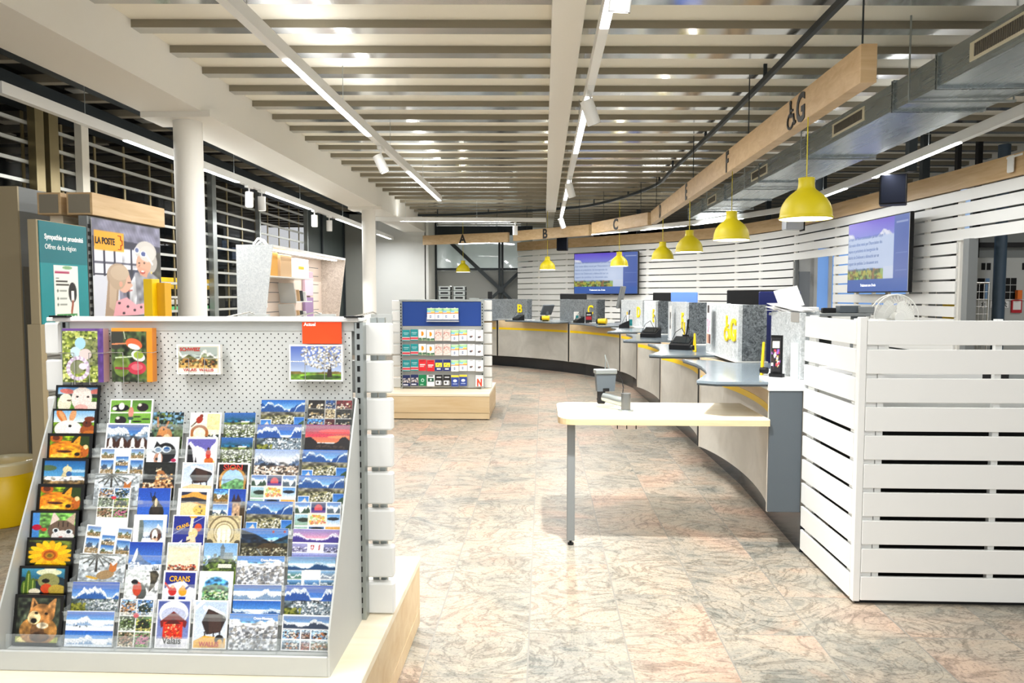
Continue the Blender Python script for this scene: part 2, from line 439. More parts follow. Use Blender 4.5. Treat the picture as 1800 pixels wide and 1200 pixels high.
def marmot(p):
    p.grad('1c6aa8', '74b6dc', .35, 1).ell(.15, .65, .18, .1, '6f7a42', .8).ell(.8, .55, .25, .05, 'e8f2f6', .7).ridge(.1, .28, '8c7a58', 3, 'f2eee6', .12)
    p.poly([(.42, .32), (.56, .8), (.68, .3)], 'd9cfa8').ell(.56, .6, .1, .12, 'e5dcb9').ell(.6, .44, .06, .1, '4877ad').ell(.35, .28, .3, .07, 'f7f3ea').ell(.75, .3, .25, .08, 'f3f2ee').ell(.5, .1, .5, .1, '9a835f').mott(.05, .02, .95, .35, .3).frame(.06, '101010')
def kitten(p):
    p.rect(0, 0, .22, 1, '5f9ed8').rect(.2, 0, 1, 1, '7fae62').mott(.2, 0, 1, 1, .25).ell(.15, .42, .1, .1, 'c2184a').ell(.3, .35, .06, .06, 'd8562f')
    p.ell(.68, .32, .3, .35, '84705f').poly([(.42, .5), (.48, .98), (.62, .7)], 'e8d7cf').poly([(.75, .68), (.95, .95), (.93, .5)], 'cdb9a6').ell(.7, .12, .24, .2, 'f1ede8').line(.6, .6, .6, .45, .012, '4b3a30').line(.7, .62, .7, .45, .012, '4b3a30').line(.8, .6, .79, .45, .012, '4b3a30')
    p.ell(.55, .32, .07, .08, 'eef3f3').ell(.55, .32, .04, .06, '2a3b44').ell(.83, .28, .08, .08, 'eef3f3').ell(.82, .28, .045, .06, '2a3b44').ell(.66, .1, .04, .03, 'c98783').frame(.05, '151515')
def sunflower(p):
    p.grad('6e7a35', '3c4420').mott(0, 0, 1, 1, .3).ell(.12, .75, .1, .1, '2a2410')
    for k in range(17):
        a = k/17*2*PI; p.ell(.5+.27*math.cos(a), .42+.29*math.sin(a), .2, .075, 'fbd316' if k % 2 else 'f4bd0a', rot=a)
    p.ell(.5, .42, .17, .19, 'e38a0c').ell(.5, .42, .13, .15, 'b5640c').ell(.5, .4, .09, .1, 'c9971b').ell(.5, .4, .05, .06, '8f7a1a').frame(.06, '0e0e0e')
def cactus(p):
    p.grad('5fb0cc', '2d6d86', .5, 1).rect(0, 0, 1, .55, '8f8a2c').mott(0, 0, 1, .6, .35).ridge(.45, .2, '1f3f4c', 5)
    for x, h in ((.12, .5), (.2, .85), (.3, .6)): p.ell(x, h/2, .06, h/2, '5f7d2c').line(x, .05, x, h*.85, .01, 'b9c46a')
    p.ell(.62, .78, .26, .11, 'dfe2c4').ell(.64, .9, .12, .09, 'e9e9d4').ell(.62, .5, .22, .25, 'a0a06c').ell(.56, .5, .08, .07, '1d140c').ell(.58, .25, .12, .16, 'd9602a').ell(.34, .15, .12, .1, 'efe7cf').ell(.8, .2, .18, .18, 'c6b04f').frame(.06, '101010')
def wolf(p):
    p.rect(0, 0, 1, 1, '4b5344').mott(0, 0, 1, 1, .4, 9).rect(0, 0, 1, .18, 'b3b85a').ell(.4, .12, .3, .08, 'efe2a6')
    p.ell(.52, .3, .38, .28, 'b0874e').ell(.5, .28, .14, .2, '8a6a48').ell(.57, .62, .26, .2, 'b98b55').poly([(.33, .7), (.36, .97), (.5, .8)], 'c79a66').poly([(.68, .8), (.85, .97), (.83, .66)], 'c79a66').poly([(.38, .74), (.4, .88), (.46, .8)], '5e452c')
    p.ell(.42, .55, .13, .13, 'e8d3a8').ell(.42, .49, .06, .05, '1b1512').ell(.46, .64, .035, .025, '2a1a08').ell(.66, .63, .035, .025, '2a1a08').ell(.6, .4, .12, .06, 'e9dcc0').ell(.55, .18, .2, .1, '6d5138').mott(.15, .1, .9, .85, .18, 4).frame(.07, '0c0c0b')
def cowgrid(p):
    def a(q): q.rect(0, 0, 1, 1, '8fbc5b').ell(.5, .35, .45, .3, '26262a').ell(.55, .5, .15, .3, 'f4f1ec').ell(.2, .3, .12, .15, 'f4f1ec')
    def b(q): q.grad('6f9a4c', '8fc05e').ell(.55, .4, .3, .35, '3b2f36').ell(.4, .6, .1, .12, 'eae4dc')
    def c(q): q.grad('9cc763', '7fb14a').ell(.3, .7, .2, .06, '2a2a2a').ell(.75, .5, .22, .06, '2a2a2a').ell(.3, .3, .25, .08, '2d3b22')
    for i, (x, y, f) in enumerate(((.03, .52, a), (.52, .52, b), (.03, .04, b), (.52, .04, c))): p.sub(x, y, x+.45, y+.44, f)
    p.ell(.5, .5, .06, .2, 'e7a697').ell(.5, .28, .07, .06, '4c6a66')
def pups(p):
    p.grad('2e5fae', '7fb0de', .5, 1).ridge(.5, .38, '7c93a8', 7, 'f6f8fa', .3).rect(0, 0, 1, .52, '8a97a4').mott(0, 0, 1, .6, .25)
    for x in (.13, .38, .63, .85): p.ell(x, .22, .13, .24, '5b3a2c').ell(x, .22, .045, .25, 'f6f2ee').ell(x, .1, .07, .07, 'f6f2ee').ell(x, .11, .03, .025, '201512')
    p.frame(.04, 'fbfbfa')
def views7(p):
    def v(s): return lambda q: q.grad('3f78bd', 'bfd9ea', .5, 1).ridge(.3, .45, '6d7b52' if s % 2 else '5d6f86', s, 'eef2f4' if s % 3 == 0 else None).rect(0, 0, 1, .35, 'b39b74').speck(0, 0, 1, .5, ['f1ece2', '7d7654', '4b5638'], 60, s, .03)
    for i, (x, y) in enumerate(((.04, .62), (.37, .36), (.7, .62), (.04, .06), (.37, .02), (.7, .06))): p.sub(x, y, x+.28, y+(.34 if i not in (3, 5) else .5), v(i+11))
def snowfox(p):
    p.grad('dde3e6', 'b9c0c4').mott(0, 0, 1, 1, .15).speck(0, 0, 1, 1, ['8b9296', 'f7f9fa', 'a3a9ab'], 90, 3, .02)
    for k in range(9): p.line(.38, .95, .38+.4*math.cos(PI+k*PI/8), .95+.5*math.sin(PI+k*PI/8)*.8, .014, '4e4f44')
    p.line(.38, 1, .38, .4, .02, '3d382d').ell(.58, .3, .2, .14, 'b39a74', rot=.5).ell(.73, .5, .08, .11, 'cf8b4a').poly([(.66, .56), (.67, .72), (.73, .6)], 'c7874a').poly([(.74, .6), (.82, .72), (.81, .54)], 'c7874a').ell(.3, .2, .14, .04, 'd9b34e', rot=-.3)
def chalets(p):
    cs = [('8fb2d8', 'b08a66', 'e9dccb'), ('5b84b6', '3c4a3a', 'eef2f4'), ('3a4a32', '6e8050', 'dfe8d8'), ('56803e', '2a2e22', 'e3d68f'), ('5d6a42', 'a07f66', 'ecdcc6'), ('9cb08a', 'c77f9c', '7fa363')]
    for i, (a, b, c) in enumerate(cs):
        x, y = .03+(i % 2)*.485, .675-(i//2)*.325
        p.sub(x, y, x+.46, y+.305, lambda q: q.grad(a, c).poly([(.1, .2), (.1, .55), (.5, .85), (.9, .55), (.9, .2)], b).mott(0, 0, 1, 1, .3, i).speck(0, 0, 1, 1, [a, b, c, '2c3020'], 110, i, .04))
    p.ell(.5, .66, .08, .05, 'd8475c')
def bluemts(p):
    p.grad('2c63bd', '9dc2ea', .5, 1).ridge(.45, .42, '3f74b4', 21, 'f4f8fc', .2).rect(0, 0, 1, .45, '6c7a76').mott(0, 0, 1, .45, .3).speck(.2, .02, 1, .42, ['d9dde0', 'b3bac0', '8a95a0', 'eef0f0'], 260, 5, .014).ell(.12, .12, .2, .16, '7d8036').speck(0, 0, .3, .3, ['a7a84a', '5d6428'], 60, 6, .02)
def ski2(p):
    for y, s in ((.52, 31), (0, 37)): p.sub(0, y, 1, y+.47, lambda q: q.grad('2a6fc8', '8fc0ea', .5, 1).ridge(.15, .6, '9fb8d4', s, 'fbfcfd', .4).rect(0, 0, 1, .16, 'e9eff6'))
    p.speck(.15, .56, .5, .6, ['39414c'], 9, 2, .012)
def squirrel(p):
    p.grad('5b7c92', '4c5c3a').mott(0, 0, 1, 1, .5, 8).speck(0, .4, 1, 1, ['9cc0da', '2c3a22', '7e8e50'], 70, 4, .04).ell(.42, .2, .24, .26, 'c99766').ell(.36, .36, .14, .15, 'd9a066').line(.2, .5, .17, .8, .03, 'c6936a').line(.44, .46, .52, .66, .03, 'c6936a').ell(.38, .4, .025, .03, '15100c').ell(.5, .1, .12, .14, 'ead2b0').ell(.25, .15, .1, .05, '7a4c2a').ell(.85, .3, .14, .25, '8e9a6a', .6)
def goggles(p):
    p.rect(0, 0, 1, 1, 'eef1f6').ell(.6, .45, .32, .34, '26262b').poly([(.22, .6), (.3, .85), (.42, .72)], '26262b').ell(.38, .25, .14, .22, 'c9a08a').ell(.42, .2, .06, .24, 'f7f4f2').ell(.33, .24, .04, .05, '2e3a40').ell(.36, .55, .13, .11, 'dfe6ea').ell(.62, .57, .15, .12, 'dfe6ea').ell(.36, .55, .09, .07, '7f9bb8').ell(.63, .57, .1, .08, '2f6fa6').line(.5, .72, .78, .66, .02, '1c1c20').ell(.86, .2, .08, .06, 'c23a6a').line(.2, .5, .26, .46, .02, '3c3c40')
def fireworks(p):
    p.rect(0, 0, 1, 1, '30332f').mott(0, 0, 1, 1, .15).poly([(.35, .2), (.45, .75), (.62, .7), (.8, .45), (1, .15), (.4, .05)], 'b98453').speck(.38, .1, .92, .6, ['eac48a', 'f6e2bc', '8d5a34', '3a2c1c'], 170, 3, .025).speck(0, .05, .6, .3, ['e6b98a', '6b4b30', 'f3e6cc'], 70, 4, .03).speck(.38, .7, .55, .8, ['f7e6c8'], 10, 5, .02)
def chamois(p):
    p.grad('2f62c0', '4f86dc').ell(.6, .2, .22, .3, '3a3630').ell(.58, .35, .12, .26, '4b4238').ell(.5, .62, .07, .12, '3c342c').ell(.57, .52, .045, .14, 'e8d8b4').line(.42, .68, .38, .84, .012, '2a2a30').line(.5, .7, .52, .86, .012, '2a2a30').ell(.56, .04, .4, .06, '2f2d28')
def bernard(p):
    p.rect(0, 0, 1, 1, 'fbfbfb').sub(.18, 0, .9, .82, lambda q: q.grad('6f9fd2', 'e4edf4', .5, 1).ridge(.35, .5, '7088a2', 5, 'f2f6f9', .25).rect(0, 0, 1, .3, 'f3f6f8').ell(.06, .6, .14, .5, '7f8a86').ell(.72, .42, .24, .26, '6e4632').ell(.68, .4, .12, .24, 'f7f3ee').ell(.7, .24, .12, .1, 'e9c4a8').ell(.7, .33, .05, .05, '1c1210').ell(.6, .1, .22, .14, 'f1ebe4'))
def matter(p):
    p.grad('2454b4', '6da3e4', .3, 1).poly([(.02, .2), (.1, .42), (.2, .72), (.24, .8), (.3, .66), (.46, .44), (.72, .3), (1, .22), (1, 0), (0, 0)], '7d93b4').poly([(.1, .38), (.22, .78), (.25, .8), (.27, .6), (.2, .35)], 'f3f6fa').rect(0, 0, 1, .28, 'eef3f8').mott(0, 0, 1, .4, .12).speck(.02, .22, .4, .35, ['b8c4d4', 'ffffff'], 40, 2, .02)
    for x in (.76, .81, .86, .91): p.poly([(x-.03, .02), (x, .28), (x+.03, .02)], '1f3036')
def finch(p):
    p.grad('dfe6e6', 'f0f3f2').mott(0, 0, 1, 1, .1).poly([(.72, .95), (.9, 1), (1, .85), (.88, .5), (.72, .3), (.76, .6)], '5a5444').mott(.6, .2, 1, 1, .25).ell(.48, .35, .17, .26, '6c706c', rot=.3).ell(.38, .42, .13, .22, 'cf5a34').ell(.3, .62, .1, .08, '1e1c1e').line(.2, .62, .26, .6, .014, '1e1c1e').line(.35, 0, .42, .18, .02, '8a5b46').ell(.8, .12, .18, .1, 'ffffff')
def horseshoe(p):
    p.grad('f5f7f7', 'fdeec8').rect(.55, .4, .95, .95, 'fbe6a2', .8).mott(0, 0, 1, 1, .04)
    for k in range(40):
        a = -.3+k/39*(PI+.6); p.ell(.32+.24*math.cos(a), .28+.24*math.sin(a), .05, .045, 'b7793f')
    p.ell(.3, .74, .1, .13, 'b4452e', rot=-.4).ell(.36, .87, .06, .06, '9a4a35').line(.2, .66, .05, .5, .02, '6f5040').ell(.75, .12, .2, .07, '26332c').speck(.55, .02, .95, .22, ['1f2b26', '3e4a40', 'ffffff'], 40, 2, .03).frame(.05, 'fdfdfb')
def rider(p):
    p.rect(0, 0, 1, 1, '7d78bd').ridge(.45, .4, 'ece9f6', 4).rect(0, 0, 1, .5, 'f4f1f4').poly([(0, .05), (.02, .6), (.1, .75), (.2, .6), (.3, .05)], '26222a').poly([(.3, .05), (.33, .35), (.4, .05)], '26222a').rect(.6, .02, .95, .2, 'f0d58a').ell(.75, .2, .14, .12, 'd9853c').ell(.72, .42, .08, .16, 'd1452c').ell(.72, .6, .04, .05, '5d3a2c').line(.65, .15, .63, .02, .015, 'c26a30').line(.85, .15, .87, .02, .015, 'c26a30').frame(.07, 'fcfcfc')
def hut(bot, legs):
    def f(p):
        p.grad('c3d3ea', 'eef3fa').line(.0, .8, .3, .98, .04, 'ffffff').line(.3, .85, .7, .65, .04, 'ffffff').poly([(.25, .55), (.42, .82), (.85, .72), (.95, .62), (.8, .35), (.4, .3)], '3b2a26').poly([(.42, .8), (.48, .3), (.82, .38), (.8, .68)], '5a4036').poly([(.2, .6), (.4, .84), (.95, .66), (.92, .72), (.42, .9)], 'f7f9fb')
        for x in (.35, .6, .78): p.line(x, .35, x+.02, .22, .018, '2a1e1a')
        p.poly([(0, 0), (0, .15), (.35, .28), (1, .22), (1, 0)], bot)
        if legs: p.ell(.78, .2, .13, .1, '33302c').ell(.8, .14, .08, .07, bot)
        p.frame(.05, 'fcfcfa')
    return f
def skilift(p):
    p.rect(0, 0, 1, 1, '34405f').poly([(0, .72), (.3, .8), (.55, .93), (.75, .8), (1, .76), (1, 0), (0, 0)], 'e8b45e').poly([(0, .66), (.5, .72), (1, .6), (1, .4), (.6, .55), (0, .5)], '3c3c48').poly([(0, .5), (.4, .55), (1, .38), (1, 0), (0, 0)], 'f1e1b2').ell(.8, .3, .3, .2, 'eec85e', .7).speck(.5, .2, .9, .45, ['55402c'], 9, 3, .02).frame(.11, 'fcfcfc')
def tennis(p):
    p.rect(0, 0, 1, 1, '3242a0').line(.0, .35, .95, .95, .008, 'c8d2f0').ell(.78, .6, .11, .13, 'd9683a').ell(.64, .42, .14, .16, 'f2dca0').line(.56, .5, .6, .95, .045, 'f5e8d4').poly([(.45, .3), (.7, .4), (.75, .05), (.45, .02)], 'f4dcbc').poly([(.2, .1), (.34, .22), (.3, .06)], 'f2f2f0').ell(.62, .96, .12, .06, 'f2b632').line(.35, .1, .55, .2, .02, '40485a').frame(.04, 'fafafa')
def crowd(p):
    p.grad('c7dde6', 'fbe7c0', .7, 1).rect(0, 0, 1, .72, 'fbecd0').speck(.08, .08, .9, .3, ['c2513c', '3d3a44', 'e4a072', 'f4e4d0', '7d5a4c'], 200, 3, .026).mott(0, 0, 1, 1, .03).frame(.04, 'fdfdfb')
def cranski(p):
    p.rect(0, 0, 1, 1, 'f4f4fa').rect(0, .45, 1, 1, '2d3b9e').poly([(0, .2), (.15, .55), (.35, .62), (.6, .7), (.8, .5), (1, .45), (1, 0), (0, 0)], 'eceef8').ell(.3, .36, .12, .14, 'd3372e').ell(.6, .36, .12, .14, 'f1b42c').line(.2, .45, .05, .62, .03, 'd3372e').line(.7, .45, .85, .6, .03, '2a3c9c').rect(.2, .06, .38, .2, '25304a').rect(.5, .06, .7, .2, '2f52b4').ell(.3, .5, .05, .05, 'f0c6a0').ell(.6, .5, .05, .05, 'f0c6a0').frame(.06, 'fcfcfc')
def redhut(p):
    p.grad('5c6cac', 'aab4dc').ell(.5, .72, .42, .25, 'f6f7fc').ell(.5, .68, .36, .16, 'c9cfe6').poly([(.12, .55), (.5, .76), (.9, .55), (.86, .42), (.5, .6), (.16, .42)], '8c1f18').rect(.22, .2, .78, .54, 'e2401f').poly([(.25, .5), (.5, .62), (.75, .5)], '6a120e').speck(.3, .22, .7, .5, ['f7a04a', 'b22a1a', 'f6d0a8'], 60, 2, .02).rect(0, 0, 1, .2, 'f3f3fa').mott(0, 0, 1, .25, .06).frame(.05, 'fcfcfc')
def city(p):
    p.grad('4c7fc4', '3f7390', .7, 1).ridge(.6, .25, '2f6f8c', 14).rect(0, 0, 1, .66, '74804e').mott(0, 0, 1, .75, .35).speck(.05, .02, 1, .58, ['eef0ea', 'cfd2c8', '3c4634', '8f9a72', 'ffffff', '59604c'], 420, 9, .02)
def sionarch(p):
    p.rect(0, 0, 1, 1, '201c1a').rect(.1, 0, .9, .45, 'c9a05c').ell(.5, .42, .42, .42, 'c9a05c').ell(.5, .38, .34, .4, 'b9d8f2').rect(.16, 0, .84, .38, 'a9cbe4').poly([(.16, .26), (.4, .38), (.6, .48), (.84, .42), (.84, 0), (.16, 0)], '7fae7c').mott(.16, 0, .84, .45, .2).speck(.2, 0, .8, .12, ['f1ede0', 'b9a884'], 50, 3, .02).mott(0, 0, .16, .9, .2).frame(.06, 'fbfbfb')
def tower3(p):
    p.sub(0, .5, .47, 1, lambda q: q.grad('3f7cc8', '9cc8ea', .6, 1).ridge(.3, .4, '8a7a4c', 3).rect(0, 0, 1, .3, 'a98a52').mott(0, 0, 1, 1, .2))
    p.sub(0, 0, .47, .48, lambda q: q.grad('5a8fce', 'c4dcee', .6, 1).ridge(.3, .35, '54708c', 6).rect(0, 0, 1, .35, '8c9468').speck(0, 0, 1, .4, ['e9e4d4', '4c5438'], 60, 3, .04))
    p.sub(.49, 0, 1, 1, lambda q: q.grad('2c58b4', '4f86d8').rect(.22, 0, .72, .55, 'd3b494').poly([(.15, .55), (.3, .85), (.42, .62), (.52, .85), (.8, .55)], '4a3648').ell(.88, .25, .2, .35, '5c4a2c').rect(.4, .05, .5, .2, '3c2c22').mott(.2, 0, .72, .55, .12))
def arch(p):
    p.grad('c8bb98', 'f0e8cc').mott(0, 0, 1, 1, .1)
    for r, c in ((.48, '8f8062'), (.43, 'ded2ae'), (.33, '9c8e6c'), (.29, 'e9dfc0'), (.25, 'b7a982'), (.22, 'efe7cb')): p.ell(.5, .45, r, r*1.15, c)
    p.rect(0, 0, .2, .5, 'd9cda8').rect(.8, 0, 1, .5, 'd9cda8')
    for x in (.36, .5, .64): p.rect(x-.05, .12, x+.05, .5, 'fbf6e4').ell(x, .5, .05, .08, 'fbf6e4')
    p.ell(.08, .1, .12, .14, '6a6350').ell(.92, .1, .1, .12, '6a6350')
def castle(p):
    p.grad('8ab6e0', 'd9e8f2').poly([(0, .2), (.3, .5), (.55, .6), (.9, .5), (1, .3), (1, 0), (0, 0)], '6f8446').mott(0, 0, 1, .6, .35).speck(0, 0, 1, .5, ['3c5028', '9aa860', '536636'], 120, 3, .03).rect(.5, .5, .62, .84, '8e9ca4').poly([(.48, .82), (.56, .98), (.64, .82)], '7d8a92').rect(.6, .5, .88, .7, 'a3aeb2').rect(.3, .55, .4, .66, '9aa5a8').rect(.45, .22, .85, .34, 'eceade')
def water(p):
    p.rect(0, 0, 1, 1, 'fbfbfa').ell(.5, .46, .38, .38, 'a8cfdc', .9).poly([(.12, .3), (.2, .7), (.5, .82), (.86, .7), (.88, .3)], '5f9ecb').poly([(.12, .1), (.12, .5), (.5, .62), (.88, .5), (.88, .1)], '6fa07a').mott(.1, .1, .9, .8, .3).speck(.15, .12, .85, .4, ['cfe0b0', '3f5a3c', '8fae5c', 'e4ecd8'], 90, 5, .026)
def pano(p):
    p.grad('2a74c4', 'a9d0ee', .65, 1).ridge(.5, .38, '2d63a4', 2, None).ridge(.52, .4, '3a6aa6', 17, 'dfeaf5', .09).rect(0, .42, 1, .55, '8f8c80').rect(0, 0, 1, .45, '8d8a66').mott(0, 0, 1, .55, .3).speck(.25, 0, .8, .42, ['e6e2d2', 'b9b494', '5a5f3c', 'f6f4ea', '3e442c'], 260, 5, .016)
    p.sub(0, 0, .27, .3, lambda q: q.grad('3f86cc', '8abce6').poly([(.1, 0), (.5, .5), (.62, .8), (.7, .5), (.95, 0)], 'e7ddd0').frame(.04, 'ffffff'))
    p.sub(.76, 0, 1, .38, lambda q: q.grad('2f78c4', '7fb4e2').poly([(.2, 0), (.5, .4), (.95, .7), (1, 0)], '4e6a4a').frame(.04, 'ffffff'))
def snowtown(p):
    p.grad('2b60b8', '6c9fdc', .6, 1).ridge(.5, .42, '3a68ac', 23, 'f1f6fb', .16).rect(0, 0, 1, .5, '6f7e86').mott(0, 0, 1, .52, .35).speck(.15, .02, 1, .48, ['dfe3e6', 'a9b4bc', 'f6f8f8', '7c8a94'], 280, 5, .015).ell(.1, .1, .18, .18, '66702f').speck(0, 0, .35, .25, ['a3a650', '4c5624'], 60, 6, .022)
def wintergrey(p):
    p.grad('9db4dc', 'eef1f6', .6, 1).ridge(.35, .5, '5f7088', 4, 'e8ecf2', .22).rect(0, 0, 1, .42, '7d6f66').mott(0, 0, 1, .55, .35).speck(0, 0, 1, .4, ['d9c8b4', 'f0ebe4', '4c463e'], 170, 4, .02).line(0, .3, .45, .12, .02, 'efe6da').line(.45, .12, .9, 0, .02, 'e6d8c4')
def multimap(p):
    def v(s, c): return lambda q: q.grad('3a78c4', 'a4c8ea', .6, 1).ridge(.1, .7, c, s, 'f2f6fa', .3)
    p.sub(.02, .6, .34, .98, v(3, '4c6452')).sub(.36, .6, .68, .98, lambda q: q.rect(0, 0, 1, 1, '31407c').ell(.5, .45, .28, .4, 'd96a72').rect(0, 0, 1, .3, '7a5a9c')).sub(.7, .6, .99, .98, v(7, '6c7a86'))
    p.sub(.02, .2, .3, .57, lambda q: q.grad('b4d4e8', 'a7c0a8').ell(.7, .5, .5, .2, '3c4a3c')).sub(.7, .2, .99, .57, lambda q: q.grad('6fa6dc', 'f4f6f8').ell(.5, .6, .45, .15, '26303c'))
    p.sub(.02, 0, .3, .17, lambda q: q.rect(0, 0, 1, 1, 'b4cfc4')).sub(.33, 0, .66, .17, lambda q: q.rect(0, 0, 1, 1, '5b7ea8').ell(.5, .5, .4, .4, '1e2a34')).sub(.68, 0, .99, .17, lambda q: q.rect(0, 0, 1, 1, 'e9bd72'))
    p.rect(.3, .2, .7, .62, 'f7f2dc').speck(.34, .25, .66, .55, ['e6c65c', 'd98a7c', 'b9d09a', 'f0dca0'], 90, 3, .02)
def darkvalley(p):
    p.grad('3f7fc8', '7fb0e0', .6, 1).poly([(0, .95), (.3, .8), (.62, .55), (.62, 0), (0, 0)], '26374a').poly([(.6, .5), (.85, .68), (1, .78), (1, 0), (.6, 0)], '2c4c5c').rect(0, 0, 1, .5, '55523c').mott(0, 0, 1, .7, .4).ell(.6, .3, .26, .2, '5c4c2c').speck(0, .02, 1, .35, ['d8d4c0', '8f8c74', '2c2c20'], 200, 4, .014).line(.35, .3, .5, 0, .014, '9aa0a0').ell(.68, .88, .025, .04, 'c23a3a').ell(.92, .88, .025, .04, 'c23a3a')
def relief(p):
    p.grad('3a8ad4', '7fb8e8', .75, 1).ridge(.62, .25, 'e4e8ee', 3, 'ffffff', .1).rect(0, 0, 1, .66, 'c3c6cc').mott(0, 0, 1, .8, .3).speck(0, 0, 1, .65, ['f4f5f6', '9aa0a8', 'b3b0aa', 'e2e4e8', '8a8a8c'], 260, 6, .025)
    for k in range(5): p.line(.02+k*.18, .1+.09*k % .4, .25+k*.17, .35+.05*k, .008, '6f7478')
def strip2(p):
    p.rect(0, 0, 1, 1, 'fafafa').sub(.0, .5, 1, .98, lambda q: q.grad('2a64b0', '7fb0e2', .6, 1).ridge(.15, .6, '8fa8c4', 13, 'fafcfd', .4)).sub(0, 0, 1, .48, lambda q: q.grad('2a6fc0', '6fa8e0', .4, 1).ridge(.0, .5, '4c7cb0', 19, 'e4eef8', .25))
def darkmulti(p):
    p.rect(0, 0, 1, 1, 'c6c6c4')
    cs = ['2a2220', '3c5a84', '7a2c34', '3c3c34', 'b7a98c', '44443c', '5a8cc0', '5c2428', '2c3434']
    for i, c in enumerate(cs):
        x, y = [0, .4, .64][i % 3], .69-(i//3)*.345; w = [.385, .225, .36][i % 3]
        p.sub(x, y, x+w, y+.325, lambda q: q.rect(0, 0, 1, 1, c).mott(0, 0, 1, 1, .4, i).speck(.1, 0, .9, .6, ['c9b48a', 'e8e0d0', '1c1814', c], 50, i, .05))
def sunset(p):
    p.grad('a03c7c', 'f39a6c', .35, 1).ell(.7, .75, .4, .08, 'f26c6a', .8).ell(.35, .6, .35, .06, 'd9486a', .7).ell(.8, .55, .3, .05, 'fbb07c', .8).ridge(.28, .28, '2c2024', 8).rect(0, 0, 1, .32, '2f2622').speck(.2, .05, .9, .25, ['5c4c44', '463a34'], 50, 3, .02)
def purple(p):
    p.rect(0, 0, 1, 1, 'fafafc').sub(0, .55, 1, .98, lambda q: q.grad('8a6fc4', 'f0b8c8', .3, 1).ridge(.2, .55, '5a4c9c', 8, 'f4eef8', .3)).sub(.0, .22, .33, .52, lambda q: q.grad('b0b0d8', '8f8aac').speck(0, 0, 1, .6, ['5c5878', 'e4e4f0'], 60, 1, .04)).sub(.67, .22, 1, .52, lambda q: q.grad('9aa0cc', '6c6c8c').speck(0, 0, 1, .6, ['4c4868', 'd4d4e8'], 60, 2, .04)).sub(0, 0, 1, .2, lambda q: q.grad('c4c8e8', '7c84c0'))
    p.poly([(.39, .46), (.47, .46), (.46, .33), (.43, .28), (.4, .33)], 'c22a34').rect(.42, .32, .44, .43, 'ffffff').rect(.405, .37, .455, .39, 'ffffff').line(.58, .46, .57, .3, .014, 'c2606a')
def bluemulti(p):
    p.rect(0, 0, 1, 1, 'f4f2ee').sub(0, .56, 1, 1, lambda q: q.grad('2f7ab8', 'b4d8ec', .5, 1).ridge(.15, .5, '2a5c88', 9, 'cfe2ee', .2)).rect(.36, .28, .68, .56, 'faf8f2')
    for i, (x, y, c) in enumerate(((0, .28, '6c9484'), (.7, .28, '9aa4b0'), (0, 0, '3c6c8c'), (.36, 0, '5a84b0'), (.7, 0, '4c6470'))): p.sub(x, y, x+.3 if x != .36 else .68, y+.26, lambda q: q.grad('8fbce0', c, .3, 1).ridge(.1, .6, c, i+3, 'e9eef0', .3))
def multiframe(p):
    p.rect(0, 0, 1, 1, 'fafafa').sub(.03, .62, .97, .96, lambda q: q.grad('2f6fb4', '7fb0dc', .5, 1).ridge(.2, .6, '44546c', 6, 'eef2f6', .3))
    for i, (x, w, y, c) in enumerate(((.03, .36, .34, '7c9ab8'), (.41, .18, .34, '6c5c5c'), (.61, .36, .34, '8fb4d8'), (.03, .36, .05, '5c6c7c'), (.41, .18, .05, 'a0584c'), (.61, .36, .05, '6c6434'))): p.sub(x, y, x+w, y+.26, lambda q: q.grad('b4cce0', c, .4, 1).rect(0, 0, 1, .4, c).mott(0, 0, 1, 1, .4, i).speck(.1, .1, .9, .7, ['e9e4dc', '3c3430', 'c48a5c'], 40, i, .05))
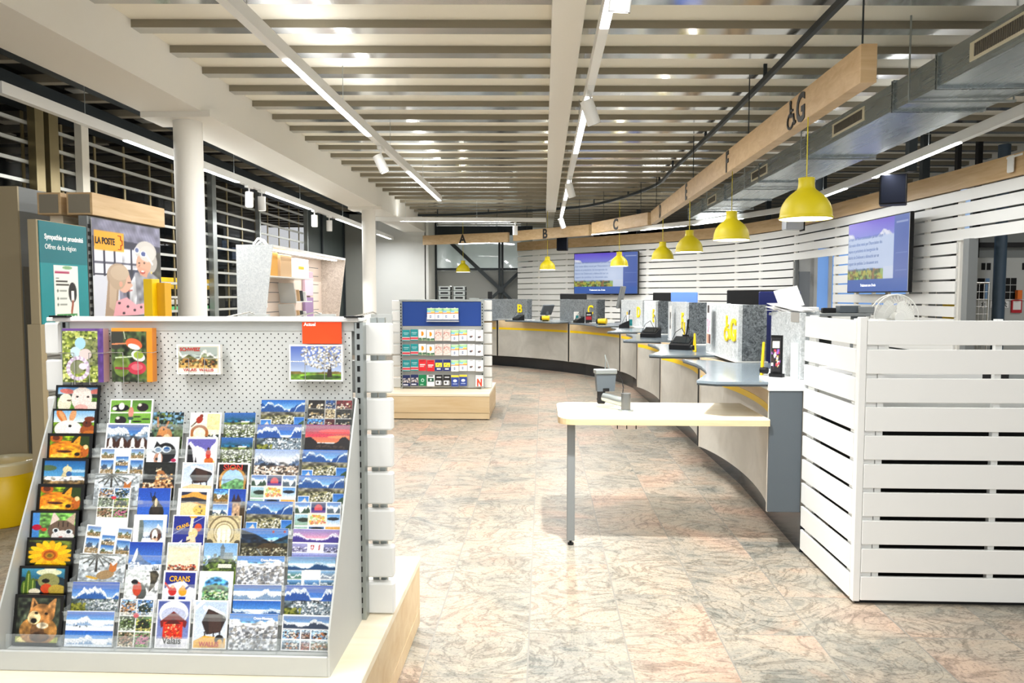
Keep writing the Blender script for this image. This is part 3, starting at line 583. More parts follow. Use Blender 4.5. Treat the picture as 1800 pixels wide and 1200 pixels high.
# column, tier (0 top .. 8 bottom), shape, picture, words for the label, lettering (text, height share, size, ink, squeeze)
CARDS = [
 (0, 0, 'S', lamb, 'black bordered card of a white lamb looking over a smaller lamb'),
 (0, 1, 'S', rabbit, 'black bordered card of a white rabbit beside a brown squirrel'),
 (0, 2, 'S', fox, 'black bordered card of an orange fox, the upper of two alike'),
 (0, 3, 'S', marmot, 'black bordered card of a marmot before a snowy peak and blue sky'),
 (0, 4, 'S', fox, 'black bordered card of an orange fox, the lower of two alike'),
 (0, 5, 'S', kitten, 'black bordered card of a tabby kitten with red tulips'),
 (0, 6, 'S', sunflower, 'black bordered card of one large yellow sunflower'),
 (0, 7, 'S', cactus, 'black bordered card of a cactus beside a figure in a pale hat'),
 (0, 8, 'S', wolf, 'black bordered card of a brown wolf, lowest in its column'),
 (1, 0, 'L', cowgrid, 'white bordered card of four meadow pictures with black and white cows'),
 (1, 1, 'L', pups, 'white bordered card of four puppies below a snowy mountain'),
 (1, 2, 'L', views7, 'white postcard with small scattered town views, above the snowy fir card'),
 (1, 3, 'L', snowfox, 'snowy fir postcard with a fox low down, above the chalet card'),
 (1, 4, 'P', chalets, 'upright postcard of six chalet pictures beside the blue chamois card'),
 (1, 5, 'L', views7, 'white postcard with small town views, standing tilted over its neighbours'),
 (1, 6, 'L', snowfox, 'snowy postcard of a fox sitting under bare branches'),
 (1, 7, 'L', bluemts, 'blue mountain postcard above the two-strip ski card'),
 (1, 8, 'L', ski2, 'postcard of two ski slope strips, lowest of the second column'),
 (2, 1, 'P', squirrel, 'postcard of a red squirrel before green foliage'),
 (2, 2, 'P', goggles, 'white postcard of a dog wearing flying goggles'),
 (2, 3, 'P', fireworks, 'dark postcard of a golden lit hill at night'),
 (2, 4, 'P', chamois, 'deep blue postcard of a chamois on a rock'),
 (2, 5, 'P', bernard, 'white bordered postcard of a big dog in the snow'),
 (2, 6, 'P', matter, 'postcard of a pointed snowy peak and dark firs'),
 (2, 7, 'P', finch, 'postcard of a red breasted bird on a snowy branch'),
 (2, 8, 'P', chalets, 'upright postcard of six chalet pictures, in the lowest tier'),
 (3, 1, 'P', horseshoe, 'pale postcard of a red bird over a horseshoe'),
 (3, 2, 'P', rider, 'postcard of a rider in red before a white mountain'),
 (3, 3, 'P', hut('f2d9b0', 0), 'pale postcard of a dark timber hut, beside the black arch card'),
 (3, 4, 'P', skilift, 'postcard of a golden peak lettered SKI-LIFT in red', ('SKI-LIFT', .14, .02, INKR, .72)),
 (3, 5, 'P', tennis, 'blue poster postcard of a reaching player lettered CRANS', ('CRANS', .72, .017, INKY, .8)),
 (3, 6, 'P', crowd, 'cream postcard of a small crowd under a pale sky'),
 (3, 7, 'P', cranski, 'poster postcard of two skiers under yellow CRANS lettering', ('CRANS', .78, .024, INKY, .9)),
 (3, 8, 'P', redhut, 'postcard of a red snow-topped chalet with dark script', ('Valais', .1, .03, INK, .9)),
 (4, 1, 'P', city, 'postcard of a town in a green valley, the upper of two alike'),
 (4, 2, 'P', city, 'postcard of a town in a green valley, the lower of two alike'),
 (4, 3, 'P', sionarch, 'black postcard of a stone arch lettered SION in orange', ('SION', .84, .026, INKR, 1.15)),
 (4, 4, 'P', tower3, 'postcard of a pointed stone tower and two valley views'),
 (4, 5, 'P', arch, 'sepia postcard of a vaulted church window'),
 (4, 6, 'P', castle, 'postcard of a grey castle on a green hill'),
 (4, 7, 'P', water, 'white bordered watercolour postcard of green hills'),
 (4, 8, 'P', hut('efc257', 1), 'postcard of a dark hut lettered WALLIS on yellow', ('WALLIS', .06, .021, INKR, .9)),
 (5, 0, 'L', pano, 'blue ridge panorama postcard at the very top of its column'),
 (5, 1, 'L', snowtown, 'snowy blue peaks over a pale town, beside the sunset card'),
 (5, 2, 'L', wintergrey, 'grey winter mountain postcard, directly above a map card'),
 (5, 3, 'L', multimap, 'postcard of many small views round a map, nearest the black arch card'),
 (5, 4, 'L', pano, 'blue ridge panorama postcard beside the stone tower card'),
 (5, 5, 'L', darkvalley, 'dark valley postcard under a blue sky'),
 (5, 6, 'L', relief, 'snowy relief postcard beside the grey castle card', ('Crans-Montana', .86, .01, INKW, 1)),
 (5, 7, 'L', strip2, 'postcard with two strips of blue alpine slopes'),
 (5, 8, 'L', relief, 'snowy relief postcard in the lowest tier', ('Crans-Montana', .86, .01, INKW, 1)),
 (6, 0, 'L', darkmulti, 'postcard of nine small dark views'),
 (6, 1, 'L', sunset, 'pink sunset postcard over black hills'),
 (6, 2, 'L', pano, 'blue ridge panorama postcard just under the pink sunset card'),
 (6, 3, 'L', pano, 'blue ridge panorama postcard, second under the pink sunset card'),
 (6, 4, 'L', multimap, 'postcard of many small views round a map, against the side panel'),
 (6, 5, 'L', purple, 'violet mountain postcard with two small crests'),
 (6, 6, 'L', bluemulti, 'postcard of small lake views round a white caption box'),
 (6, 7, 'L', snowtown, 'snowy blue peaks postcard lettered Sion low down', ('Sion', .06, .014, INKW, 1)),
 (6, 8, 'L', multiframe, 'white framed postcard of seven snow views, bottom corner of the rack'),
]
SIZES = {'S': (.163, .16, SQ), 'L': (.158, .110, LS), 'P': (.112, .150, PT)}
# x of each column, at the bottom tier and at the top one
COLX = [(-1.638, -1.677), (-1.464, -1.479), (-1.316, -1.336), (-1.189, -1.196), (-1.067, -1.071), (-.927, -.927), (-.757, -.759)]
def tier(k): return (2.262+(8-k)*.0385, .368+(8-k)*.0812)     # y, z of the tier's floor
for i, cdt in enumerate(CARDS):
    c, k, sh, fn, lab = cdt[:5]
    w, h, res = SIZES[sh]; p = Pic(*res); vis = {'S': .6, 'P': .68, 'L': .88}[sh] if k < 8 else 1
    if vis == 1: fn(p)
    else:       # the lower part stands hidden behind the next tier; the motif fills the part above it
        pp = Pic(res[0], int(res[1]*vis)); fn(pp); p.a[-pp.h:] = pp.a; p.a[:-pp.h] = pp.a[0:1]
    p.grain = True; p.a = np.clip(p.a, 0, 1)**1.35
    xb, xt = COLX[c]; x = xb+(xt-xb)*(8-k)/8; y, z = tier(k)
    dh = 0
    rr = rs(i); jit = (rr.rand()-.5)
    edge = '17171a' if sh == 'S' else 'f4f4f2'
    o = card('postcard', lab, 'postcard', p, w, h, .004+.003*rr.rand(), (x+jit*.004, y-(.008 if k == 0 and c == 0 else 0), z+.003), .22 if sh != 'S' else .17, 0, 'postcards in the tiered rack', edge=edge, tilt=jit*.02+(.07 if (c, k) == (1, 5) else 0))
    if len(cdt) > 5:
        t, fy, s, ink, sx = cdt[5]
        al = {'Crans-Montana': .2, 'Sion': -.25}.get(t, 0); rz_ = -.35 if (t == 'CRANS' and k == 5) else 0
        L = lettering('lettering', t, s, ink, o, (al*w if t != 'CRANS' or k != 5 else -.018, -.0055, h*fy), (PI/2, rz_, 0), sx, .0003, bold=.0004)
def T(loc, rz=0): return (Matrix.Translation(loc) @ Matrix.Rotation(rz, 4, 'Z')).inverted()
# ------------------------------------------------------------------ tiered card rack
rack = thing('tiered_card_rack', 'light grey tiered postcard rack on the pale wooden platform', 'display rack', (-1.17, 2.2, .32))
Mr = T((-1.17, 2.2, .32))
def yz_plate(mb, pts, x0, x1, M):
    n = len(pts); vs = [(x0, y, z) for y, z in pts]+[(x1, y, z) for y, z in pts]
    return mb.add(vs, [tuple(range(n)), tuple(range(2*n-1, n-1, -1))]+[(i, n+i, n+(i+1) % n, (i+1) % n) for i in range(n)], 0, M)
prof = [(2.2, .32), (2.2, .45), (2.225, .5), (2.575, 1.14), (2.6, 1.13), (2.62, .32)]
for x0, x1 in ((-1.728, -1.722), (-.664, -.658)):
    b = MB(); yz_plate(b, prof, x0, x1, Mr)
    if x0 < -1: b.v = [(x-.045*max(0, z-.1), y, z) for x, y, z in b.v]     # the left panel splays out a little towards the top
    b.obj('side_panel', GREY, rack)
MB().box(-1.722, -.664, 2.197, 2.207, .32, .385, 0, Mr, .003).obj('front_lip', GREY, rack)
b = MB(); b.box(-1.722, -.664, 2.207, 2.6, .322, .34, 0, Mr)
for k in range(9):
    y, z = tier(k)
    b.box(-1.7215, -.665, y-.02, y+.037, z-.004, z, 0, Mr)
    b.box(-1.7215, -.665, y+.034, y+.037, z, z+.0772 if k else z+.02, 0, Mr)
b.obj('stepped_shelves', GREY, rack)
for k in range(9):
    y, z = tier(k)
    a = MB().box(-1.7215, -.665, y-.022, y-.0195, z, z+(.028 if k < 8 else .05), 0, Mr)
    l = a.obj('front_strip', ACRYL, rack, 'clear acrylic front strip')
    for (xb, xt), (xb2, xt2) in zip(COLX, COLX[1:]):
        a = MB()
        x = ((xb+xb2)+((xt+xt2)-(xb+xb2))*(8-k)/8)/2+{0: .003, 1: .023, 4: -.023}.get(COLX.index((xb, xt)), 0)+.003
        a.box(x-.004, x-.0025, y-.021, y+.03, z, z+.04, 0, Mr)
        a.box(x-.009, x+.009, y-.024, y-.02, z+.016, z+.03, 0, Mr)
        a.obj('divider', ACRYL, rack, 'clear acrylic divider')
# ------------------------------------------------------------------ near display stand
def stand_base(root, x0, x1, y0, y1, M):
    MB().box(x0, x1, y0, y1, .285, .32, 0, M, .004).obj('platform_top', PALE_X, root)
    MB().box(x0+.004, x1-.004, y0+.004, y1-.004, .085, .284, 0, M).obj('platform_drawer_front', OAK_X, root)
    MB().box(x0+.004, x1-.004, y0+.004, y1-.004, .012, .080, 0, M).obj('platform_skirt', OAK_X, root)
    MB().box(x0+.03, x1-.03, y0+.03, y1-.03, 0, .3, 0, M).obj('platform_core', BLACK, root)
st = thing('display_stand', 'near white slatted display stand with perforated grey panel on a pale wooden platform', 'display stand', (-1.18, 2.4, 0))
Ms = T((-1.18, 2.4, 0))
stand_base(st, -1.80, -.555, 1.35, 3.275, Ms)
for k in range(8):
    z0 = .322+k*.1375
    b = MB().box(-1.845, -.55, 2.655, 2.695, z0, z0+.117, 0, Ms, .006); b.obj('slat_board', WHITE, st)
for x in (-1.80, -1.2, -.625, -.595): MB().box(x-.012, x+.012, 2.696, 2.72, .32, 1.42, 0, Ms).obj('rear_post', STEEL, st)
MB().box(-1.79, -.655, 2.59, 2.72, 1.408, 1.424, 0, Ms, .003).obj('top_rail', WHITE, st)
MB().box(-1.73, -.675, 2.612, 2.62, 1.375, 1.407, 0, Ms).obj('header_strip', GREY, st)
peg = MB().box(-1.725, -.685, 2.615, 2.622, .45, 1.376, 0, Ms); peg.obj('perforated_panel', PEG, st)
for x in (-1.748, -.672):
    b = MB().box(x, x+.03, 2.607, 2.652, .32, 1.405, 0, Ms); u = b.obj('upright', STEEL if x > -1 else STEEL, st, 'slotted grey steel upright')
    b = MB()
    for k in range(28): b.box(x+.008, x+.018, 2.6055, 2.608, .345+k*.0385, .345+k*.0385+.02, 0, Ms)
    b.obj('slot', BLACK, u).matrix_parent_inverse = Matrix()
for x in (-1.755, -.69): MB().box(x-.01, x+.055, 2.57, 2.6, 1.424, 1.43, 0, Ms).obj('end_cap', BLACK, st)
# things on the perforated panel
def eggs(p):
    p.rect(0, 0, 1, 1, '6f7f34').mott(0, 0, 1, 1, .3).speck(0, 0, 1, 1, ['c9cf62', 'e2e6a0', '8fa044', '4c5a24', 'b9c46c'], 420, 5, .03).rect(.45, .3, .9, .8, '55584e', .45)
    p.ell(.44, .72, .13, .11, 'a9d6ea').ell(.32, .56, .12, .1, 'c9e2ea').ell(.56, .52, .15, .1, 'e3d0cc')
    for k in range(30):
        a = k/30*2*PI; p.ell(.38+.24*math.cos(a), .26+.19*math.sin(a), .05, .035, 'cbb3cf' if k % 2 else 'f1e4f2')
    p.ell(.36, .28, .17, .12, '8a8f6c').ell(.5, .3, .1, .06, 'ece0ee').rect(.86, 0, 1, 1, '5c3d86').rect(0, .95, 1, 1, '6c4c90').mott(.8, 0, 1, 1, .1)
def spoons(p):
    p.rect(0, 0, 1, 1, '3c4a2c').mott(0, 0, 1, 1, .5, 3).ell(.25, .3, .2, .2, '8fb03c', .6).ell(.8, .2, .2, .14, '6c8c34', .6).ell(.1, .8, .2, .2, '3a3a32')
    p.ell(.55, .7, .2, .1, 'e9683a', rot=-.2).ell(.55, .65, .15, .05, 'f4f1e8', rot=-.2).line(.02, .7, .36, .71, .014, 'd98a5c').ell(.65, .48, .17, .09, 'f1f4ee', rot=-.3).ell(.66, .5, .12, .07, '9cb43c').line(.1, .45, .5, .47, .012, 'd8e6c4').ell(.62, .26, .22, .12, 'c9384c').ell(.62, .28, .14, .06, 'e2707c').line(.1, .26, .42, .25, .02, 'a02a44').line(.3, .95, .34, .8, .01, 'c9d0b4')
    p.rect(.86, 0, 1, 1, 'f7951d').rect(0, .93, 1, 1, 'f59a2c')
def schweiz(p):
    p.rect(0, 0, 1, 1, 'd9d4c0').sub(.06, .08, .94, .92, lambda q: q.rect(0, 0, 1, 1, 'a9b4ac').ridge(.45, .45, '7c8466', 6, 'f0efe8', .16).poly([(0, .45), (.25, .7), (.5, .5), (1, .55), (1, 0), (0, 0)], '6c6a3c').mott(0, 0, 1, .7, .25).poly([(.05, .3), (.12, .58), (.3, .5), (.3, .25)], 'b9873c').poly([(.5, .3), (.6, .6), (.75, .5), (.75, .25)], 'c99a4c').rect(0, .16, 1, .3, 'd9b25c').speck(0, .2, 1, .5, ['2c241c', 'e6c480', '8f5c2c'], 90, 3, .025).rect(0, 0, 1, .17, 'f4eee2'))
    p.frame(.04, 'f8f7f2')
def blossom(p):
    p.grad('4a64b8', 'c4d4ea', .2, 1).rect(0, 0, 1, .25, '6f9c34').ridge(.2, .08, '7c6c34', 3).rect(0, 0, 1, .2, '79a83a').ell(.6, .12, .4, .06, '3f5a24').mott(0, 0, 1, .25, .2).poly([(.7, .12), (.73, .45), (.78, .45), (.8, .12)], '3c302c')
    for a, bb, c_, d in ((.75, .4, .5, .6), (.75, .4, .9, .7), (.72, .35, .4, .42), (.76, .5, .7, .85)): p.line(a, bb, c_, d, .012, '4a3c34')
    r = rs(4)
    for k in range(330):
        a, q = r.rand()*2*PI, math.sqrt(r.rand()); x, y = .64+.42*q*math.cos(a), .7+.36*q*math.sin(a)
        if y > .32: p.ell(x, y, .018, .024, ['f6f6f2', 'dcdcd6', 'b7b4a8', 'ffffff', '8c8474'][r.randint(5)])
    p.frame(.03, 'f6f6f4')
def holder(name_label, x0, x1, z0, z1, y=2.6, d=.045):
    r = thing('wire_card_holder', name_label, 'card holder', ((x0+x1)/2, y, z0), 0, 'wire card holders on the perforated panel')
    M = T(((x0+x1)/2, y, z0)); b = MB(); w = x1-x0
    for s in (x0+w*.32, x1-w*.32):
        b.tube([(s, y, z0-.004), (s, y-d, z0-.004), (s, y-d, z1)], .0013, 6, 0, M)
    b.tube([(x0+w*.32, y-d, z1), (x0-.008, y-d, z1), (x0-.008, y+.012, z1+.004)], .0013, 6, 0, M)
    b.tube([(x1-w*.32, y-d, z1), (x1+.008, y-d, z1), (x1+.008, y+.012, z1+.004)], .0013, 6, 0, M)
    b.obj('wire_frame', WIRE, r); MB().box(x0+.03, x1-.03, y+.008, y+.012, z0, z0+.02, 0, M).obj('hook_bracket', WIRE, r)
    return r
for nm, fn, x0, x1, z0, z1, th, lab, cat, ed, res in (
    ('picture_book', eggs, -1.716, -1.566, 1.192, 1.384, .034, 'purple edged picture book with pastel eggs, held by a wire holder', 'book', 'c9a4a8', (74, 96)),
    ('picture_book', spoons, -1.537, -1.389, 1.194, 1.386, .03, 'orange edged picture book with coloured spoons, held by a wire holder', 'book', 'e88a1a', (74, 96)),
    ('postcard', schweiz, -1.303, -1.145, 1.222, 1.328, .02, 'old poster style postcard lettered SCHWEIZ on the perforated panel', 'postcard', 'efece4', (78, 54)),
    ('postcard', blossom, -.897, -.706, 1.199, 1.328, .022, 'white bordered postcard of a blossoming tree under the orange sign', 'postcard', 'e9e8e4', (92, 62))):
    p = Pic(*res); fn(p)
    o = card(nm, lab, cat, p, x1-x0, z1-z0, th, ((x0+x1)/2, 2.578, z0), .03, 0, None, edge=ed)
    if fn is schweiz:
        lettering('lettering', 'SCHWEIZ', .017, INKR, o, (-.03, -.0112, .083), sx=1, ext=.0003, bold=.0006)
        lettering('lettering', 'VALAIS  WALLIS', .014, INKR, o, (0, -.0112, .011), sx=1.1, ext=.0003, bold=.0003)
    what = {eggs: 'the purple edged egg book', spoons: 'the orange edged spoon book', schweiz: 'the SCHWEIZ postcard', blossom: 'the blossoming tree postcard'}[fn]
    holder('chrome wire holder around '+what, x0, x1, z0-.003, z0+(z1-z0)*.55)
sg = thing('category_sign', 'orange red sign lettered Actuel on the stand top rail', 'sign', (-.787, 2.6, 1.33))
MB().box(-.071, .071, -.003, 0, 0, .08, 0, None, .001).obj('panel', ORANGE, sg)
lettering('lettering', 'Actuel', .016, INKW, sg, (-.064, -.0035, .064), ext=.0003, align='LEFT', bold=.0006)
# ------------------------------------------------------------------ gift card stand
g = thing('display_stand', 'far slatted display stand with royal blue header and gift cards', 'display stand', (-1.28, 9.4, 0))
Mg = T((-1.28, 9.4, 0))
stand_base(g, -1.95, -.645, 8.86, 10.05, Mg)
for k in range(8):
    z0 = .322+k*.143; MB().box(-1.94, -.655, 9.42, 9.46, z0, z0+.122, 0, Mg, .006).obj('slat_board', WHITE, g)
MB().box(-1.79, -.785, 9.345, 9.352, .33, 1.12, 0, Mg).obj('perforated_panel', m_peg('fine_perforated_steel', 'b4b6b3', '6d6f6d', .009, .003), g)
MB().box(-1.79, -.785, 9.34, 9.352, 1.12, 1.425, 0, Mg).obj('header_panel', BLUEB, g)
MB().box(-1.83, -.75, 9.33, 9.42, 1.43, 1.455, 0, Mg, .003).obj('top_rail', STEEL, g)
for x in (-1.82, -.785):
    MB().box(x, x+.03, 9.325, 9.4, .32, 1.45, 0, Mg).obj('upright', STEEL, g)
    b = MB()
    for k in range(28): b.box(x+.008, x+.02, 9.323, 9.326, .345+k*.0385, .345+k*.0385+.022, 0, Mg)
    b.obj('slot', BLACK, g)
GC = {
 'teal': (lambda p: p.rect(0, 0, 1, 1, '1c8f94').rect(0, .1, 1, .36, 'f0e9e6').rect(0, .14, 1, .3, 'd43a48').rect(.15, .68, .85, .74, 'd8f0f0').rect(.25, .56, .75, .6, 'bfe4e4'), 'teal gift card with a red foot band'),
 'dot': (lambda p: p.rect(0, 0, 1, 1, 'fbfbf9').ell(.45, .62, .24, .2, 'f7941d').rect(.2, .42, .36, .8, 'fbfbf9').rect(0, 0, 1, .26, '6c8c6c').speck(0, 0, 1, .26, ['2c5a44', 'e9e4c4', '8fae8c'], 30, 3, .06), 'white gift card with an orange shape'),
 'pinkp': (lambda p: p.rect(0, 0, 1, 1, 'ecd8cf').speck(.1, .1, .9, .85, ['c98f84', 'f6ece6', 'b27468', 'e0bcb2'], 90, 3, .05).rect(.3, .9, .7, .94, '8c7a74'), 'pale pink patterned gift card'),
 'rain': (lambda p: p.rect(0, 0, 1, 1, 'fdfdfd').rect(0, .74, 1, .96, '8fd08a').ell(.5, .86, .4, .1, 'b4e0a4').rect(0, .62, 1, .76, '7cc4e8').rect(.5, .6, 1, .72, 'f2e26c').rect(0, .5, 1, .6, 'ef8a54').line(.4, .16, .4, .36, .03, '2c3c60').ell(.5, .26, .1, .1, '5c74a4').ell(.5, .26, .05, .05, 'fdfdfd'), 'white gift card with green, blue and orange bands'),
 'white': (lambda p: p.rect(0, 0, 1, 1, 'f9f9f9').line(.25, .6, .75, .72, .012, 'c9c9c9').ell(.45, .36, .16, .09, '4c4c52').ell(.6, .4, .1, .07, '8c6a60').rect(.3, .9, .7, .93, '2c2c2e'), 'plain white gift card with a small dark mark'),
 'red': (lambda p: p.rect(0, 0, 1, 1, 'e02430').rect(.15, .5, .85, .6, 'fbe9e6').rect(.15, .36, .7, .44, 'fbd4d0').rect(.2, .84, .8, .9, '8c1018'), 'bright red gift card'),
 'navyy': (lambda p: p.rect(0, 0, 1, 1, '1c2c74').rect(.08, .34, .92, .72, 'f7e23a').line(.3, .5, .42, .62, .03, '1c2c74').line(.58, .44, .72, .44, .03, '1c2c74').rect(.25, .12, .75, .24, 'f0f0f6'), 'navy gift card with a yellow box'),
 'photo': (lambda p: p.rect(0, 0, 1, 1, '1c2a5c').rect(.05, .3, .95, .7, 'b4b4c4').speck(.05, .3, .95, .7, ['4c3c34', 'e9dcd0', '2c2c3c'], 60, 2, .06).rect(.1, .1, .7, .18, 'e8eaf4'), 'dark blue gift card with a photo strip'),
 'green': (lambda p: p.rect(0, 0, 1, 1, '0c7c4c').ell(.5, .5, .2, .15, 'd9efe4').ell(.5, .5, .12, .09, '0c7c4c').rect(.2, .1, .6, .15, 'bfe4d0'), 'green gift card with a round white mark'),
 'wgreen': (lambda p: p.rect(0, 0, 1, 1, 'f6f7f6').rect(.12, .4, .88, .74, '14503c').ell(.5, .57, .12, .09, 'f0f7f2').rect(.2, .86, .8, .95, '2c2c2c'), 'white gift card with a dark green box'),
 'black': (lambda p: p.rect(0, 0, 1, 1, '17181a').rect(.2, .72, .8, .82, 'd9d9dc').rect(.1, .1, .8, .48, 'f0f0f0').ell(.35, .3, .15, .1, '3c3c40').ell(.8, .26, .1, .2, '8c8c90'), 'black gift card with a white box'),
 'blueyel': (lambda p: p.rect(0, 0, 1, 1, '24408f').rect(0, .82, 1, 1, 'f2d23c').ell(.5, .5, .26, .12, 'e9eef8').rect(.2, .2, .8, .27, 'c4cfe8'), 'blue gift card with a yellow top edge'),
 'redn': (lambda p: p.rect(0, 0, 1, 1, 'f7f7f7').rect(0, .84, 1, .9, 'c9c9c9').line(.28, .1, .28, .62, .09, 'd9361e').line(.28, .62, .72, .1, .09, 'e8502c').line(.72, .1, .72, .62, .09, 'd9361e'), 'white gift card with a big orange red zigzag'),
}
GX = [-1.735, -1.636, -1.542, -1.432, -1.321, -1.223, -1.117, -1.01, -.908, -.803]
GX = [-1.738+i*.1035 for i in range(10)]
ROWS = [(.935, 'teal teal dot dot pinkp pinkp rain rain white white', 'top'), (.75, 'teal teal dot dot pinkp pinkp rain rain white white', 'second'),
        (.552, 'teal teal red red navyy navyy rain rain white white', 'third'), (.36, 'photo photo green wgreen black black blueyel blueyel - redn', 'bottom')]
gm = {}
ORD = 'first second third fourth fifth sixth seventh eighth ninth tenth'.split()
for z, names, rn in ROWS:
    for i, nme in enumerate(names.split()):
        if nme == '-': continue
        fn, lab = GC[nme]
        if nme not in gm:
            p = Pic(22, 32); fn(p); gm[nme] = card_mesh('gift_card', p, .096, .142, .006)
        o = bpy.data.objects.new('gift_card', gm[nme]); C.objects.link(o)
        o.location = (GX[i], 9.30+(i % 2)*.006, z-(.0 if i % 3 else .006)); o.rotation_euler = (-.02, 0, 0)
        tag(o, lab+f', {ORD[i]} from left, {rn} row', 'gift card', 'gift cards hanging on the far display stand')
for i in range(4):
    o = bpy.data.objects.new('gift_card', gm['rain']); C.objects.link(o); o.location = (-1.42+i*.1, 9.30, 1.205); o.rotation_euler = (-.05, 0, 0)
    tag(o, f'banded gift card, {ORD[i]} from the left in the holder on the blue header', 'gift card', 'gift cards in the holder on the blue header')
h = thing('card_holder', 'clear holder fixed on the royal blue header', 'card holder', (-1.27, 9.31, 1.18))
MB().box(-.205, .205, -.03, -.027, .0, .05).obj('front_strip', ACRYL, h); MB().box(-.205, .205, -.03, .028, -.004, 0).obj('tray', WHITE, h)
b = MB(); [b.cyl((x, 0, .165), (x, .028, .165), .01, n=8) for x in (-.15, -.05, .05, .15)]; b.obj('hook', GREY, h)
# ------------------------------------------------------------------ table with terminal
t = thing('side_table', 'pale wooden side table with one grey steel leg, joined to the nearest counter', 'table', (.75, 4.8, 0))
Mt = T((.75, 4.8, 0)); pts = []
x0, x1, y0, y1, r = .09, 1.315, 4.31, 4.97, .09
for cx_, cy_, a0 in ((x0+r, y1-r, 90), (x0+r, y0+r, 180)):
    for k in range(7): a = math.radians(a0+k*15); pts.append((cx_+r*math.cos(a), cy_+r*math.sin(a)))
pts += [(x1, y0), (x1, y1)]
b = MB().prism(pts, .745, .778, 0, Mt); b.obj('tabletop_edge', OAK_X, t); MB().prism(pts, .7782, .785, 0, Mt).obj('tabletop', PALE_X, t)
MB().box(.145, .192, 4.38, 4.427, .03, .745, 0, Mt, .003).obj('leg', MGREY, t)
b = MB().cyl((.168, 4.403, 0), (.168, 4.403, .012), .018, n=14, M=Mt).cyl((.168, 4.403, .012), (.168, 4.403, .03), .008, n=10, M=Mt); b.obj('foot', BLACK, t)
b = MB(); [b.cyl((.44+i*.055, 4.36, .715), (.44+i*.055, 4.36, .745), .003, n=6, M=Mt) for i in range(3)]; b.obj('screw', BLACK, t)
d = thing('payment_terminal', 'grey payment terminal on a swivel arm clamped on the pale side table', 'payment terminal', (.515, 4.60, .785))
MB().lathe([(0, 0), (.048, 0), (.048, .008), (.03, .010), (0, .010)], 24).obj('base_plate', STEEL, d)
MB().cyl((0, 0, .01), (0, 0, .11), .030, n=24).obj('post', mat('gunmetal', '6c6f70', .3, .6), d)
MB().cyl((-.005, .01, .05), (-.13, .10, .075), .029, n=20).obj('arm', STEEL, d)
b = MB().cyl((-.13, .1, .075), (-.16, .12, .05), .018, n=12); b.box(-.17, -.12, .09, .13, .03, .12, 0, None, .006); b.obj('joint', BLACK, d)
Mq = Matrix.Translation((-.12, .12, .11)) @ Matrix.Rotation(.15, 4, 'Z')
b = MB().add([(-.055, -.03, 0), (.055, -.03, 0), (.065, -.03, .115), (-.065, -.03, .115), (-.055, .02, 0), (.055, .02, 0), (.065, .02, .115), (-.065, .02, .115)], [(0, 1, 2, 3), (5, 4, 7, 6), (1, 5, 6, 2), (4, 0, 3, 7), (3, 2, 6, 7), (1, 0, 4, 5)], 0, Mq)
b.obj('housing', DGREY, d); MB().box(-.07, .07, -.04, .03, .112, .14, 0, Mq, .004).obj('cradle', STEEL, d)
MB().tube([(0, 0, .14), (.003, .0, .2), (.0, .01, .23), (.02, .02, .18), (.03, .02, .14)], .0035, 6, 0, Mq).obj('antenna', STEEL, d)
MB().tube([(.07, 0, .12), (.11, 0, .07), (.115, -.02, .02), (.1, -.05, -.03), (.12, -.1, -.06)], .003, 6, 0, Mq).obj('cable', BLACK, d)
b = MB(); b.box(-.02, .02, -.034, -.028, 0, .02, 0, Mq); b.obj('slot', BLACK, d)
